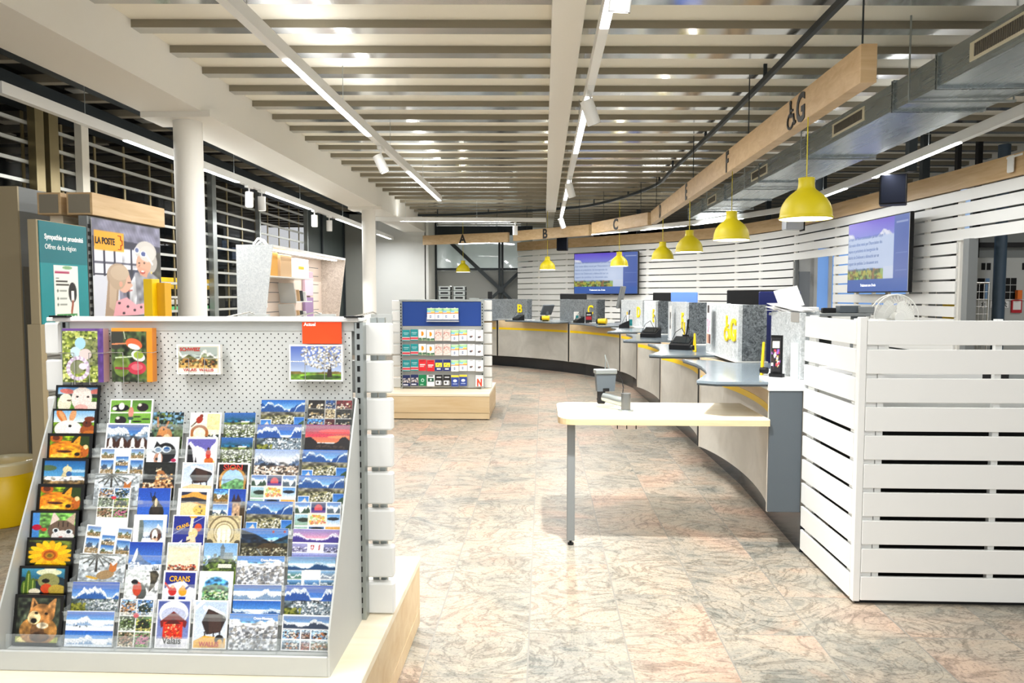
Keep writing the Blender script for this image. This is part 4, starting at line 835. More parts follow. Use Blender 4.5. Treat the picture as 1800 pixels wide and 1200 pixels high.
# ------------------------------------------------------------------ the arc of counters
NODES = [(1.31, 4.34), (1.302, 6.27), (1.30, 8.31), (1.298, 10.36), (1.285, 12.48), (.485, 14.3), (-.98, 15.68), (-2.95, 16.45)]
LET = ['G', 'F', 'E', 'D', 'C', 'B', 'A']
def frame_of(a, b):
    a, b = Vector(a), Vector(b); d = b-a; L = d.length; t_ = d/L; n = Vector((-t_.y, t_.x))
    return a, t_, n, L      # n points to the customers (towards -x for the first units)
def unitM(a, t_, n):       # local x along the unit, local y towards the customers
    return Matrix(((t_.x, n.x, 0, a.x), (t_.y, n.y, 0, a.y), (0, 0, 1, 0), (0, 0, 0, 1)))
SUP = .62
for i in range(7):
    a, t_, n, L = frame_of(NODES[i], NODES[i+1]); ang = math.atan2(t_.y, t_.x)
    c = thing('service_counter', ['nearest service counter, joined to the pale side table', 'second nearest service counter, behind the end of the side table',
        'third nearest service counter, just beyond the terminal on the side table', 'curved service counter at the bend of the row, under the letter D', 'curved service counter under the letter C, left of a black joint',
        'far service counter with the felt letter B above its end', 'farthest service counter, mostly hidden by the gift card stand'][i], 'counter', (a.x, a.y, 0), ang, 'service counters with yellow stripe in a curved row')
    g_ = .012; N = 22
    def q(s, amp=.13): return -amp*max(0, math.sin(PI*min(1, max(0, s/L))))**SUP
    ss = [g_+(L-2*g_)*(.5-.5*math.cos(PI*k/N)) for k in range(N+1)]
    out = [(s, q(s)) for s in ss]; inn = [(s, q(s)-.03) for s in ss]
    # mirrored: local y is towards customers because n is the left normal of the direction of travel
    MB().ribbon(out, inn, .23, .79).obj('front_panel', CONC, c)
    MB().ribbon(out, inn, .835, .985).obj('upper_panel', OAK_X, c)
    o2 = [(s, y+.001) for s, y in out]; MB().ribbon(o2, inn, .791, .834).obj('stripe', YSTRIPE, c)
    for s0 in (g_-.002, L-g_-.02): MB().box(s0, s0+.022, q(g_)-.30, q(g_)+.001, .23, .985).obj('end_board', mat('warm_grey_edge', 'cfc8bb', .4), c)
    MB().box(.02, L-.02, -.62, -.31, .24, .95).obj('carcass', MGREY, c)
    if i: MB().box(-.022, .01, -.3, -.004 if i < 4 else .002, .235, .984).obj('joint_strip', BLACK, c)
    # swooping desktop
    dk = [(.0, .30), (.07, .40), (.3, .315), (.47, .25), (.68, .212), (.9, .187), (1.15, .175), (1.4, .19), (1.56, .20), (1.45, -.02), (1.25, -.12), (1.22, -.62), (.04, -.62), (.0, .1)]
    MB().prism(dk, .985, 1.0, 0).obj('desktop', DESK, c)
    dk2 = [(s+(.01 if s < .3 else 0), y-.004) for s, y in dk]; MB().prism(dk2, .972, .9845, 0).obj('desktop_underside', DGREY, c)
    MB().box(1.26, L+.32, -.38, -.14, 1.0005, 1.008).obj('felt_shelf', WHITE, c)
# kick plate that the whole row stands on
pl = [(1.30, 4.0), (1.505, 4.325), (1.573, 5.9), (1.54, 8.1), (1.51, 10.0), (1.467, 12.1), (1.36, 12.75), (1.186, 13.38), (.81, 14.04), (.395, 14.60), (-.1, 15.15), (-.54, 15.6), (-1.12, 16.05), (-2.0, 16.5), (-3.0, 16.75)]
pl = pl[1:]
def offs(P, d):
    R = []
    for i, p in enumerate(P):
        a = Vector(P[max(0, i-1)]); b = Vector(P[min(len(P)-1, i+1)]); t_ = (b-a).normalized(); n = Vector((-t_.y, t_.x)); R.append((p[0]-n.x*d, p[1]-n.y*d))
    return R
tag(MB().ribbon(pl, offs(pl, .05), 0, .235).obj('kick_plate', PLINTH), 'glossy black curved kick plate under the row of service counters', 'kick plate')
# felt screens over each joint, with the yellow letters
SLAB = ['grey felt screen with yellow wheelchair sign and letter G', 'grey felt screen with yellow letter F, behind the G screen', 'grey felt screen with yellow letter E, third from the front',
        'light grey felt screen at the bend of the row with letter D', 'grey felt screen facing the hall with yellow letter C', 'grey felt screen facing the hall with yellow letter B']
FELTM = felt('half_shaded_grey_felt', '5f6466', '8d9294')  # same felt, darkened to paint shade on panels facing the hall
def felt_screen(label, A, tdir, s0, s1, letter, depth=.21):
    ang = math.atan2(tdir.y, tdir.x)
    p = Vector(A)+tdir*s0; f_ = thing('felt_screen', label, 'desk screen', (p.x, p.y, 1.0085), ang, 'felt screens between the counters'); w = s1-s0
    n = Vector((-tdir.y, tdir.x))
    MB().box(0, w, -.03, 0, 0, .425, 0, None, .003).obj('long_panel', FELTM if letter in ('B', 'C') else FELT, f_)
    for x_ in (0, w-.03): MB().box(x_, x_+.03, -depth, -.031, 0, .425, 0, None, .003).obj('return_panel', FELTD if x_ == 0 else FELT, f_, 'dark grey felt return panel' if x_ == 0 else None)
    MB().box(.03, w-.03, -depth, -depth+.03, 0, .42, 0, None, .003).obj('rear_panel', FELT, f_)
    if letter:
        lx = .17
        lettering('lettering', letter, .235, YLET, f_, (lx, .004, .15), (PI/2, 0, PI), 1.0, .006, bold=.006)
    return f_
def wheelchair(parent, m, cx_, cz, s, flip, y):
    """wheelchair user pictogram in a vertical plane; flip = -1 for a sign read from the +y side"""
    b = MB()
    def d(px, pz, r): b.cyl((cx_+flip*px*s, y-.004, cz+pz*s), (cx_+flip*px*s, y+.006, cz+pz*s), r*s, n=14)
    def st_(pts, wd):
        for (a0, a1), (b0, b1) in zip(pts, pts[1:]):
            p, q_ = Vector((a0, a1)), Vector((b0, b1)); u = (q_-p).normalized()*wd/2; v = Vector((-u.y, u.x))
            Q = [p-u-v, q_+u-v, q_+u+v, p-u+v]
            vs = [(cx_+flip*e.x*s, yy, cz+e.y*s) for yy in (y-.004, y+.006) for e in Q]
            b.add(vs, [(0, 1, 2, 3), (7, 6, 5, 4), (0, 4, 5, 1), (1, 5, 6, 2), (2, 6, 7, 3), (3, 7, 4, 0)])
    d(0, .92, .09)
    st_([(0, .8), (.02, .45)], .13); st_([(.0, .62), (.25, .60)], .08); st_([(.02, .42), (.33, .40)], .11); st_([(.33, .40), (.46, .08), (.56, .1)], .1)
    st_([(.05+.33*math.cos(math.radians(a_))-.03, .24+.27*math.sin(math.radians(a_))) for a_ in range(110, 345, 20)], .075)
    return b.obj('lettering', m, parent)
for k in range(1, 7):
    a, t_, n, L = frame_of(NODES[k-1], NODES[k]); a2, t2, n2, L2 = frame_of(NODES[k], NODES[k+1])
    tm = (t_+t2).normalized(); nm_ = Vector((-tm.y, tm.x)); A = Vector(NODES[k])-nm_*.165
    f_ = felt_screen(SLAB[k-1], A, tm, -.64, .45 if k < 5 else .5, LET[k-1] if k > 1 else 'G') if True else None
    if k == 1:
        for ch in kids(f_):
            if ch.name.startswith('lettering'): ch.location.x = .135
        wheelchair(f_, YLET, .34, .145, .19, -1, .004)
# end cabinet and the felt screen above it
e = thing('end_cabinet', 'slate grey end cabinet with white top, closing the counter row', 'cabinet', (1.42, 4.5, 0)); Me = T((1.42, 4.5, 0))
MB().box(1.318, 1.505, 4.33, 4.352, .235, .95, 0, Me, .002).obj('front_board', DGREY, e)
MB().box(1.478, 1.505, 4.353, 4.95, .235, .95, 0, Me).obj('carcass', MGREY, e)
MB().prism([(1.31, 4.325), (1.545, 4.325), (1.545, 4.98), (1.47, 4.98), (1.32, 4.56)], .951, 1.015, 0, Me).obj('top_board', mat('pale_stone_top', 'd9dcdc', .4), e)
MB().box(1.52, 2.4, 4.36, 4.40, .2, .95, 0, Me).obj('side_board', DGREY, e)
f0 = thing('felt_screen', 'light grey felt screen on the end cabinet beside the white slatted screen', 'desk screen', (1.49, 4.345, 1.016), 0, None)
MB().box(0, .03, 0, .56, 0, .385, 0, None, .003).obj('long_panel', FELT, f0); MB().box(.03, .3, .53, .56, 0, .385).obj('return_panel', FELT, f0)
b = MB().box(-.002, .0, .03, .17, .33, .387).obj('tape', mat('grey_tape', 'a3a19c', .3), f0, 'strip of grey tape')
# ------------------------------------------------------------------ white slatted screen on the right
w = thing('slatted_screen', 'low white slatted screen enclosing the staff desk, at the near right', 'screen', (1.515, 3.6, 0)); Mw = T((1.515, 3.6, 0))
b = MB(); s2 = MB()
for k in range(10):
    z0 = .022+k*.1383
    b.box(1.545, 3.6, 3.585, 3.603, z0, z0+.1165, 0, Mw, .002)
    s2.box(1.505, 1.523, 3.625, 4.32, z0, z0+.1165, 0, Mw, .002)
b.obj('front_slats', WHITE, w); s2.obj('side_slats', WHITE, w)
MB().box(1.508, 1.5435, 3.587, 3.624, .015, 1.4, 0, Mw, .003).obj('corner_post', WHITE, w)
for q_ in ((1.545, 1.60, 3.604, 3.62), (1.605, 1.635, 3.604, 3.63), (2.15, 2.18, 3.604, 3.63), (2.9, 2.93, 3.604, 3.63), (1.524, 1.54, 4.2, 4.3), (1.524, 1.54, 3.64, 3.70)): MB().box(*q_, .02, 1.39, 0, Mw).obj('batten', WHITE, w)
MB().box(1.53, 3.6, 3.61, 3.64, .0, .02, 0, Mw).obj('foot_rail', BLACK, w)
# staff desk and dark storage behind it, seen through the slots
sd = thing('staff_desk', 'staff desk hidden behind the low white slatted screen', 'desk', (2.6, 4.1, 0)); Md = T((2.6, 4.1, 0))
MB().box(1.55, 3.6, 3.68, 4.2, .955, .985, 0, Md).obj('desktop', WHITE, sd)
MB().box(1.66, 2.55, 3.74, 4.3, .04, .95, 0, Md).obj('cabinet_body', BLACK, sd); MB().box(2.56, 3.6, 3.8, 4.3, .04, .95, 0, Md).obj('side_cabinet', DGREY, sd)
MB().box(1.6, 3.6, 3.7, 4.34, 0, .04, 0, Md).obj('plinth', BLACK, sd)
o = MB().box(-.15, .15, -.1, .1, 0, .18, 0, None, .02).box(-.12, .12, -.103, -.1, .03, .14, 1).obj('desk_printer', [BLACK, MGREY]); place(o, (2.55, 4.05, 1.0)); o.location.z = .985
tag(o, 'dark printer behind the slots of the white slatted screen', 'printer')
o = MB().box(-.11, .11, -.09, .09, 0, .05, 0, None, .01).box(-.09, .03, -.07, .07, .05, .056, 1, None).obj('card_reader', [DGREY, STEEL]); place(o, (1.86, 3.95, .985), (0, 0, .3)); tag(o, 'low grey desk device behind the uppermost slot of the white screen', 'device')
# ------------------------------------------------------------------ sign beams
def sign_beam(label, p0, p1, letter, zb, pos, extra=False, h=.225, th=.095):
    a, b_ = Vector(p0), Vector(p1); d_ = b_-a; L = d_.length; ang = math.atan2(d_.y, d_.x)
    s = thing('sign_beam', label, 'hanging sign', (a.x, a.y, zb), ang, 'oak sign beams over the counters')
    MB().box(0, L, -th, 0, 0, h, 0, None, .002).obj('beam_box', SIGN_OAK, s)
    for letr, x_ in zip(letter, pos):
        lettering('lettering', letr, .285, INK, s, (x_, .003, .012), (PI/2, 0, PI), .92, .003, bold=.008)
        if letr == 'G': wheelchair(s, INK, x_+.22, .012, .2, -1, .004)
    for x_ in (.3, L-.4) if L < 5 else (.1, L*.3, L*.6, L-.3):
        MB().cyl((x_, -th/2, h), (x_, -th/2, 3.555-zb), .006, n=6).obj('hanger_rod', DSTEEL, s)
    if extra: MB().box(.5, L-1.0, -th+.02, -.02, -.012, 0).obj('light_strip', LED, s)
    return s
sign_beam('long oak sign beam on the right lettered G, F, E and D', (1.87, 4.545), (1.885, 13.2), 'GFED', 2.76, (1.02, 3.2, 5.4, 7.6))
sign_beam('oak sign beam lettered C, left of the long beam', (1.85, 13.35), (.975, 15.2), 'C', 2.76, (1.1,))
sign_beam('oak sign beam lettered B in front of the far screen', (.94, 15.55), (-.70, 17.1), 'B', 2.76, (1.25,))
sign_beam('oak sign beam lettered A over the steel cross bracing', (-.83, 17.3), (-2.97, 18.2), 'A', 2.755, (1.2,), True)
# ------------------------------------------------------------------ pendant lamps
LP = [((1.86, 5.38, 2.044), 'largest and nearest yellow pendant lamp, beside letter G'), ((1.91, 7.67, 2.067), 'second nearest yellow pendant lamp'), ((1.94, 10.0, 2.082), 'third nearest yellow pendant lamp, under letter E'),
      ((1.93, 12.15, 2.085), 'yellow pendant lamp nearest the bend, under letter D'), ((1.53, 15.1, 2.10), 'yellow pendant lamp hanging in front of the far wall screen'), ((.09, 16.7, 2.09), 'yellow pendant lamp hanging under letter B'), ((-2.05, 18.9, 2.11), 'farthest yellow pendant lamp, in front of the steel bracing')]
def lamp_outer():
    return [(.178, 0), (.183, .004), (.183, .012), (.177, .018), (.176, .03), (.172, .07), (.16, .105), (.138, .14), (.112, .168), (.085, .19), (.066, .205), (.058, .218), (.055, .24), (.054, .275), (.056, .28), (.056, .288), (.048, .29), (.0, .292)]
def make_lamp():
    r = thing('pendant_lamp', 'x', 'pendant lamp', (0, 0, 0), 0, 'yellow rubber pendant lamps over the counters')
    MB().lathe(lamp_outer(), 40).obj('lamp_shade', YEL, r)
    MB().lathe([(.0, .06), (.172, .045), (.178, .002)], 40).obj('inner_diffuser', BULB, r, 'white glowing inside of the shade')
    return r
l0 = make_lamp()
for i, (p, lab) in enumerate(LP):
    o = l0 if i == 0 else dup(l0)
    o.location = p; o['label'] = lab
    MB().cyl((0, 0, .29), (0, 0, (2.757 if i not in (4, 5, 6) else 3.39)-p[2]), .004 if i < 2 else .005, n=6).obj('cord', YEL, o)
# ------------------------------------------------------------------ the building
struct('floor', MB().box(-9, 9, -6, 23, -.05, 0), FLOOR)
struct('ceiling', MB().box(-3.4, 9, -6, 23, 3.56, 3.62), CREAM)
struct('ceiling_left', MB().box(-9, -3.4, -6, 23, 3.9, 3.96), mat('dark_ceiling', '33312c', .8))
# battens: folded metal strips with a mirror-like underside
bt = MB(); A_ = math.radians(2.75)
for i in range(-12, 29):
    Y = 5.527+.577*i; M = Matrix.Translation((-3.08, Y, 0)) @ Matrix.Rotation(A_, 4, 'Z')
    for xa, xb in ((.0, 3.15), (3.37, 9.6 if i > 0 else 8)):
        vs = [(xa, 0, 3.5), (xb, 0, 3.5), (xb, .13, 3.5), (xa, .13, 3.5), (xa, 0, 3.559), (xb, 0, 3.559), (xb, .13, 3.559), (xa, .13, 3.559)]
        bt.add(vs, [(0, 3, 2, 1)], 1, M); bt.add(vs, [(0, 1, 5, 4), (1, 2, 6, 5), (2, 3, 7, 6), (3, 0, 4, 7)], 0, M)
o = bt.obj('ceiling_slats', [TAUPE, CHROME]); o['kind'] = 'structure'
bt = MB()
for i in range(-4, 26):
    Y = 5.2+.7*i
    bt.box(-8.5, -3.75, Y, Y+.1, 3.62, 3.7, 0); 
    for j in range(5): 
        if (i*3+j) % 2: bt.box(-8.2+j*.95, -7.6+j*.95, Y+.2, Y+.42, 3.8, 3.82, 1)
bt.box(-4.5, -4.4, -2, 20, 3.5, 3.6, 2)
o = bt.obj('ceiling_slats_left', [TAUPE, CREAM, DSTEEL]); o['kind'] = 'structure'
struct('beam_left', MB().box(-3.64, -3.08, -6, 19.3, 3.16, 3.9), WHITE2)
struct('beam_center', MB().box(.055, .275, -6, 17.0, 3.4, 3.56), WHITE2)
for Yc in (-.2, 6.84, 13.95, ):
    b = MB().cyl((-3.3, Yc, 0), (-3.3, Yc, 3.12), .128, n=40); b.box(-3.64, -3.0, Yc-.2, Yc+.2, 3.11, 3.17)
    struct('column', b, WHITE2)
# back left: white wall with its return, dark facade, steel window with cross bracing
struct('wall_back', MB().box(-4.6, -3.07, 19.3, 19.5, 0, 3.9).box(-3.1, -3.0, 19.3, 20.6, 0, 3.56).box(-.68, 3.5, 22.4, 22.5, 0, 3.6), WALLW)
wb = MB().box(-3.0, -.3, 20.6, 20.62, 0, 2.2).obj('wall_lower_panel', mat('grey_panel', '9b9e9a', .6)); wb['kind'] = 'structure'
fr = MB()
def bar(p, q_, wd, th=.08):
    a, b_ = Vector(p), Vector(q_); u = (b_-a).normalized(); v = Vector((0, 1, 0)); n_ = u.cross(v).normalized()*wd/2; th_ = v*th/2
    vs = [e+s*n_+k*th_ for e in (a, b_) for s, k in ((-1, -1), (1, -1), (1, 1), (-1, 1))]
    fr.add(vs, [(3, 2, 1, 0), (4, 5, 6, 7), (0, 1, 5, 4), (1, 2, 6, 5), (2, 3, 7, 6), (3, 0, 4, 7)])
yb = 20.5; cxn = (-1.17, yb, 1.67)
fr.box(-3.0, -.3, yb-.03, yb+.03, 3.17, 3.42); fr.box(-3.0, -2.95, yb-.05, yb+.05, 0, 3.5); fr.box(-3.0, -.3, yb-.04, yb+.04, 2.2, 2.27)
fr.box(-1.24, -1.18, yb-.1, yb-.02, 0, 3.3); fr.box(-1.16, -1.10, yb-.1, yb-.02, 0, 3.3)
bar((-2.75, yb-.12, 3.15), (cxn[0], yb-.12, cxn[2]), .1); bar((-.3, yb-.12, 2.5), (cxn[0], yb-.12, cxn[2]), .08)
bar((-2.2, yb-.12, .75), (cxn[0], yb-.12, cxn[2]), .08); bar((-.2, yb-.12, .72), (cxn[0], yb-.12, cxn[2]), .08)
fr.cyl((cxn[0], yb-.2, cxn[2]), (cxn[0], yb-.02, cxn[2]), .1, n=8)
o = fr.obj('window_frame', DSTEEL); o['kind'] = 'structure'
struct('window_pane', MB().box(-2.95, -.3, 20.54, 20.55, 2.27, 3.2), PANE)
struct('wall_beyond', MB().box(-4.5, 1, 26, 26.1, 0, 3.6).box(-3.3, -3.2, 20.7, 26, 0, 3.6), WALLW)
tl = thing('track_light', 'lit strip light in the room behind the steel braced window', 'track light', (-1.6, 23.5, 3.2), .9)
MB().box(-1, 1, -.05, .05, -.04, 0).obj('diffuser', LED, tl); MB().box(-1.1, 1.1, -.06, .06, 0, .05).obj('profile', WHITE, tl); MB().cyl((0, 0, .05), (0, 0, .4), .008, n=6).obj('hanger', STEEL, tl)
# ------------------------------------------------------------------ curved slatted back wall
WP = [(4.80, 3.0), (4.77, 5.5), (4.75, 7.6), (4.63, 9.77), (4.5, 12.0), (4.25, 14.1), (3.45, 15.95), (1.6, 17.75), (.2, 18.95), (-.69, 19.9)]
def catmull(P, n=8):
    R = []
    for i in range(len(P)-1):
        p0, p1, p2, p3 = (Vector(P[max(0, i-1)]), Vector(P[i]), Vector(P[i+1]), Vector(P[min(len(P)-1, i+2)]))
        for k in range(n):
            t_ = k/n; R.append(tuple(.5*((2*p1)+(-p0+p2)*t_+(2*p0-5*p1+4*p2-p3)*t_*t_+(-p0+3*p1-3*p2+p3)*t_**3)))
    R.append(tuple(P[-1])); return R
WC = catmull(WP, 10)
def wseg(mb, y_lo, y_hi, z0, z1, d0=0, d1=.02, mi=0):
    P = [p for p in WC if y_lo <= p[1] <= y_hi]
    if len(P) < 2: return
    mb.ribbon([tuple(p) for p in (P if d0 == 0 else offs(P, d0))], offs(P, d1), z0, z1, mi)
sw = MB()
for k in range(19):
    z1 = 2.685-k*.145; z0 = z1-.122
    if z0 < 0: break
    low = z1 < 2.12
    if not low: wseg(sw, 3, 20, z0, z1)
    else:
        for a, b_ in ((8.5, 11.95), (13.25, 20)): wseg(sw, a, b_, z0, z1)
o = sw.obj('wall_right_slats', WHITE); o['kind'] = 'structure'
b = MB()
for y_ in (8.62, 9.3, 10.3, 11.2, 11.85, 13.35, 14.5, 15.3, 16.2, 17, 17.8, 18.6, 19.3):
    P = min(WC, key=lambda p: abs(p[1]-y_)); j = WC.index(P); q_ = WC[min(j+1, len(WC)-1)]; p_ = WC[max(0, j-1)]
    tt = (Vector(q_)-Vector(p_)).normalized(); n = Vector((-tt.y, tt.x)); c_ = Vector(P)-n*.045
    b.box(-.035, .035, -.02, .02, 0.01, 2.69, 0, Matrix.Translation((c_.x, c_.y, 0)) @ Matrix.Rotation(math.atan2(tt.y, tt.x), 4, 'Z'))
o = b.obj('wall_right_batten', WHITE2); o['kind'] = 'structure'
b = MB(); wseg(b, 3, 20, 2.70, 2.925, -.02, .03); o = b.obj('trim_1', SIGN_OAK); o['kind'] = 'structure'
# grey steel posts framing the two openings
b = MB(); b.box(4.66, 4.76, 8.36, 8.47, 0, 2.13).box(4.42, 4.47, 13.24, 13.3, 0, 2.13); o = b.obj('door_1_frame', MGREY); o['kind'] = 'structure'
b = MB(); [b.box(x_, x_+.09, y_, y_+.09, 2.9, 3.9) for x_, y_ in ((4.95, 7.6), (4.85, 9.8), (4.6, 12.6), (4.3, 14.6), (3.4, 16.4), (2.2, 17.7), (4.1, 8.6), (3.9, 10.9))]
o = b.obj('column_steel', DSTEEL); o['kind'] = 'structure'
# offices behind the slatted wall
OFFW = mat('office_wall', '6f7472', .7)
struct('wall_office', MB().box(8.2, 8.3, 3, 23, 0, 3.6).box(1.5, 8.3, 22.4, 22.5, 0, 3.6), OFFW)
struct('wall_partition', MB().box(4.9, 8.2, 10.1, 10.16, 0, 2.6), mat('office_grey', '8d918f', .7))
struct('window_office', MB().box(4.92, 5.15, 13.6, 13.64, 1.25, 2.35).box(5.2, 6.5, 13.6, 13.64, 1.0, 2.35), mat('blue_dusk_glass', '6f93c4', .1, emit='6d95cf', es=.5))
b = MB(); [b.box(x_, x_+.06, 13.56, 13.62, .95, 2.4) for x_ in (4.86, 5.12, 5.9, 6.5)]; b.box(4.85, 6.57, 13.56, 13.62, .93, 1.25).box(4.85, 6.57, 13.56, 13.62, 2.35, 2.42).box(4.62, 4.86, 13.6, 13.66, 0, 2.5)
o = b.obj('window_office_frame', WHITE); o['kind'] = 'structure'
o = MB().box(-.09, .1, -.1, .1, 0, 1.93, 0, None, .005).box(-.092, -.09, -.08, .08, .05, 1.88, 1).obj('locker_cabinet', [mat('locker_grey', '8f959b', .5), GREY]); place(o, (4.60, 13.4, 0)); tag(o, 'grey metal cabinet standing in the narrow opening left of the big angled screen', 'cabinet')
# ------------------------------------------------------------------ screens
def tvpic(p):
    p.grad('4a6cc4', '3f62b4').sub(0, .18, .78, 1, lambda q: q.grad('6a4fd8', '8fb0ea', .55, 1).ridge(.62, .2, 'a9b8e8', 5, 'e9ecfa', .1).rect(.0, .18, 1, .72, 'c4d4f2').rect(0, 0, 1, .17, '6f9248').mott(0, 0, .9, .17, .5, 3).speck(0, 0, .8, .16, ['3c5a2c', 'b9b44a', '8f6c3c', '9ab86c'], 120, 4, .02).rect(.8, -.1, 1, .2, 'cfdaf0'))
    p.rect(.79, .18, 1, 1, '4a66b4').rect(.81, .9, .98, .91, 'e0e6f6').rect(.81, .5, .98, .507, '8fa4dc').rect(.81, .28, .98, .287, '8fa4dc').rect(0, 0, 1, .175, '4268b8')
LINES = ["Le sujet de l'intercommunalité qui fait l'objet", "d'un vaste débat mené par l'Association des", "maires et présidents de bourgeoisie du", "district de Delémont a débouché sur un", "rapport de synthèse. Le document sera", "discuté le 15 septembre prochain."]
def tv(label, a, b_, z0, h):
    a, b_ = Vector(a), Vector(b_); d_ = b_-a; W_ = d_.length; ang = math.atan2(d_.y, d_.x)
    t_ = thing('wall_television', label, 'television', (a.x, a.y, z0), ang)
    MB().box(0, W_, .002, .05, 0, h, 0, None, .004).obj('casing', BLACK, t_)
    p = Pic(150, 84); tvpic(p); s = card('display', None, None, p, W_-.03, h-.03, .004, (W_/2, 0, .015), parent=t_, m=SCREEN)
    MB().box(W_*.3, W_*.7, .05, .14, h*.3, h*.7).obj('wall_bracket', DSTEEL, t_)
    tx = mat('screen_text', '5a6f9c', .5); wt = mat('screen_text_white', 'f4f6ff', .5, emit='f4f6ff', es=.9)
    for i, l in enumerate(LINES): lettering('lettering', l, h*.068, tx, s, (-W_/2+.03, -.004, h*(.73-i*.088)), (PI/2, 0, 0), W_*.74/(h*.068*22.5), .0004, 'LEFT')
    lettering('lettering', 'Traitement env. 8 min', h*.055, wt, s, (-W_*.12, -.004, h*.07), (PI/2, 0, 0), .9, .0004)
    return t_
tv('large blue screen at the far end, facing the hall head on', (.74, 18.05), (2.16, 17.05), 1.54, .985)
tv('large blue screen seen at an angle, above the white desk fan', (4.40, 10.95), (4.46, 9.27), 1.545, .985)
def pa(label, loc, rz, s=1.):
    r = thing('loudspeaker', label, 'loudspeaker', loc, rz)
    MB().box(-.13*s, .13*s, -.12*s, .12*s, 0, .31*s, 0, None, .01).obj('cabinet', BLACK, r); MB().box(-.115*s, .115*s, -.128*s, -.121*s, .01, .30*s, 0, None, .004).obj('grille', mat('speaker_cloth', '10131c', .9, spec=.1), r)
    MB().box(-.04*s, .04*s, .12*s, .22*s, .12*s, .2*s).obj('mount', BLACK, r)
pa('black loudspeaker on the oak trim above the angled blue screen', (3.87, 8.45, 2.505), -.45, 1.05); pa('black loudspeaker on the oak trim left of the far screen', (.43, 17.0, 2.53), -.1, .95)
o = MB().box(-.14, .14, -.12, .12, 0, .16, 0, None, .01).box(.145, .165, -.1, .1, -.02, .18, 1).obj('wall_projector', [mat('projector_grey', 'b9bec4', .3, .3), BLACK]); place(o, (4.08, 12.4, 2.58)); tag(o, 'silver projector box fixed to the oak trim behind the largest lamp', 'projector')
o = MB().box(-.012, .012, -.05, .05, 0, .17, 0, None, .01).box(-.014, -.01, -.2, .05, .14, .16).obj('wall_bracket', WHITE); place(o, (4.70, 7.75, 2.74)); tag(o, 'small white bracket on the oak trim at the right edge', 'bracket')
# ------------------------------------------------------------------ air duct
D = thing('air_duct', 'galvanised steel air duct running under the ceiling at the right', 'air duct', (3.1, 8, 2.95)); Mdu = T((3.1, 8, 2.95))
MB().box(2.74, 3.42, 3.0, 14.3, 2.952, 3.165, 0, Mdu).obj('duct_body', DUCT, D)
for y_ in (3.6, 5.35, 6.0, 7.9, 9.6, 11.4, 13.0):
    b = MB(); b.box(2.725, 3.435, y_, y_+.012, 2.935, 3.18, 0, Mdu).box(2.725, 3.435, y_+.03, y_+.042, 2.935, 3.18, 0, Mdu); b.obj('flange', DUCT, D)
for y_ in (5.7, 8.0, 10.2, 12.5):
    MB().cyl((2.70, y_, 2.93), (2.70, y_, 3.56), .007, n=6, M=Mdu).cyl((3.46, y_, 2.93), (3.46, y_, 3.56), .007, n=6, M=Mdu).box(2.69, 3.47, y_-.015, y_+.015, 2.925, 2.94, 0, Mdu).obj('hanger', STEEL, D)
VB = mat('vent_brush', '5c5850', .6)
for y0_, y1_ in ((4.1, 4.98), (6.55, 7.25), (9.3, 10.0), (12.0, 12.6)):
    v_ = MB().box(2.734, 2.74, y0_, y1_, 3.0, 3.12, 0, Mdu).obj('vent', mat('vent_cream', 'dcd6bd', .5), D, 'cream framed vent grille')
    b = MB(); n_ = int((y1_-y0_-.08)/.022); [b.box(2.730, 2.735, y0_+.04+k*.022, y0_+.054+k*.022, 3.02, 3.10, 0, Mdu) for k in range(n_)]; b.obj('grille', VB, v_)
# dark curved rail on the ceiling
rl = catmull([(1.90, 3.0), (1.93, 5.2), (1.97, 8.5), (1.95, 11.5), (1.90, 13.3), (1.22, 15.5), (.37, 16.5), (-1.8, 17.5), (-3.0, 17.7)], 8)
b = MB().ribbon(rl, offs(rl, .035), 3.40, 3.45); c2 = MB()
r_ = thing('curtain_rail', 'thin dark curved rail hung under the ceiling battens', 'rail', (1.9, 5, 3.4)); Mrl = T((1.9, 5, 3.4))
b2 = MB().ribbon(rl, offs(rl, .035), 3.40, 3.45, 0, Mrl); b2.obj('rail', DSTEEL, r_)
b3 = MB()
for p in rl[::6]: b3.box(p[0]+.0, p[0]+.03, p[1], p[1]+.02, 3.45, 3.56, 0, Mrl)
b3.obj('rail_bracket', DSTEEL, r_)
# ------------------------------------------------------------------ track lights
LAMPS = []
def track(label, pts, z, lit, cables, wd=.06, hh=.085, top=3.499):
    """pts: polyline; lit: list of (s0, s1) along it"""
    P = [Vector(p) for p in pts]; base_ = P[0]
    r = thing('track_light', label, 'track light', (base_.x, base_.y, z), 0); M = T((base_.x, base_.y, z))
    cum = [0]
    for a, b_ in zip(P, P[1:]): cum.append(cum[-1]+(b_-a).length)
    def at_(s):
        for i in range(len(P)-1):
            if s <= cum[i+1]+1e-6: u = (s-cum[i])/(cum[i+1]-cum[i]); return P[i].lerp(P[i+1], u), (P[i+1]-P[i]).normalized()
        return P[-1], (P[-1]-P[-2]).normalized()
    L_ = [tuple(p) for p in offs([tuple(p) for p in P], -wd/2)]; R_ = offs([tuple(p) for p in P], wd/2)
    MB().ribbon(L_, R_, z, z+hh, 0, M).obj('profile', WHITE, r)
    for s0, s1 in lit:
        a, d_ = at_(s0); b_, _ = at_(s1); n = Vector((-d_.y, d_.x))*wd*.42
        MB().ribbon([tuple(a+n), tuple(b_+n)], [tuple(a-n), tuple(b_-n)], z-.006, z-.0005, 0, M).obj('diffuser', LED, r, 'lit diffuser')
        LAMPS.append(((a+b_)/2, z-.012, (b_-a).length, math.atan2(d_.y, d_.x)))
    for s in cables:
        a, d_ = at_(s); MB().cyl((a.x, a.y, z+hh), (a.x, a.y, top), .003, n=5, M=M).obj('suspension_cable', STEEL, r)
    return r
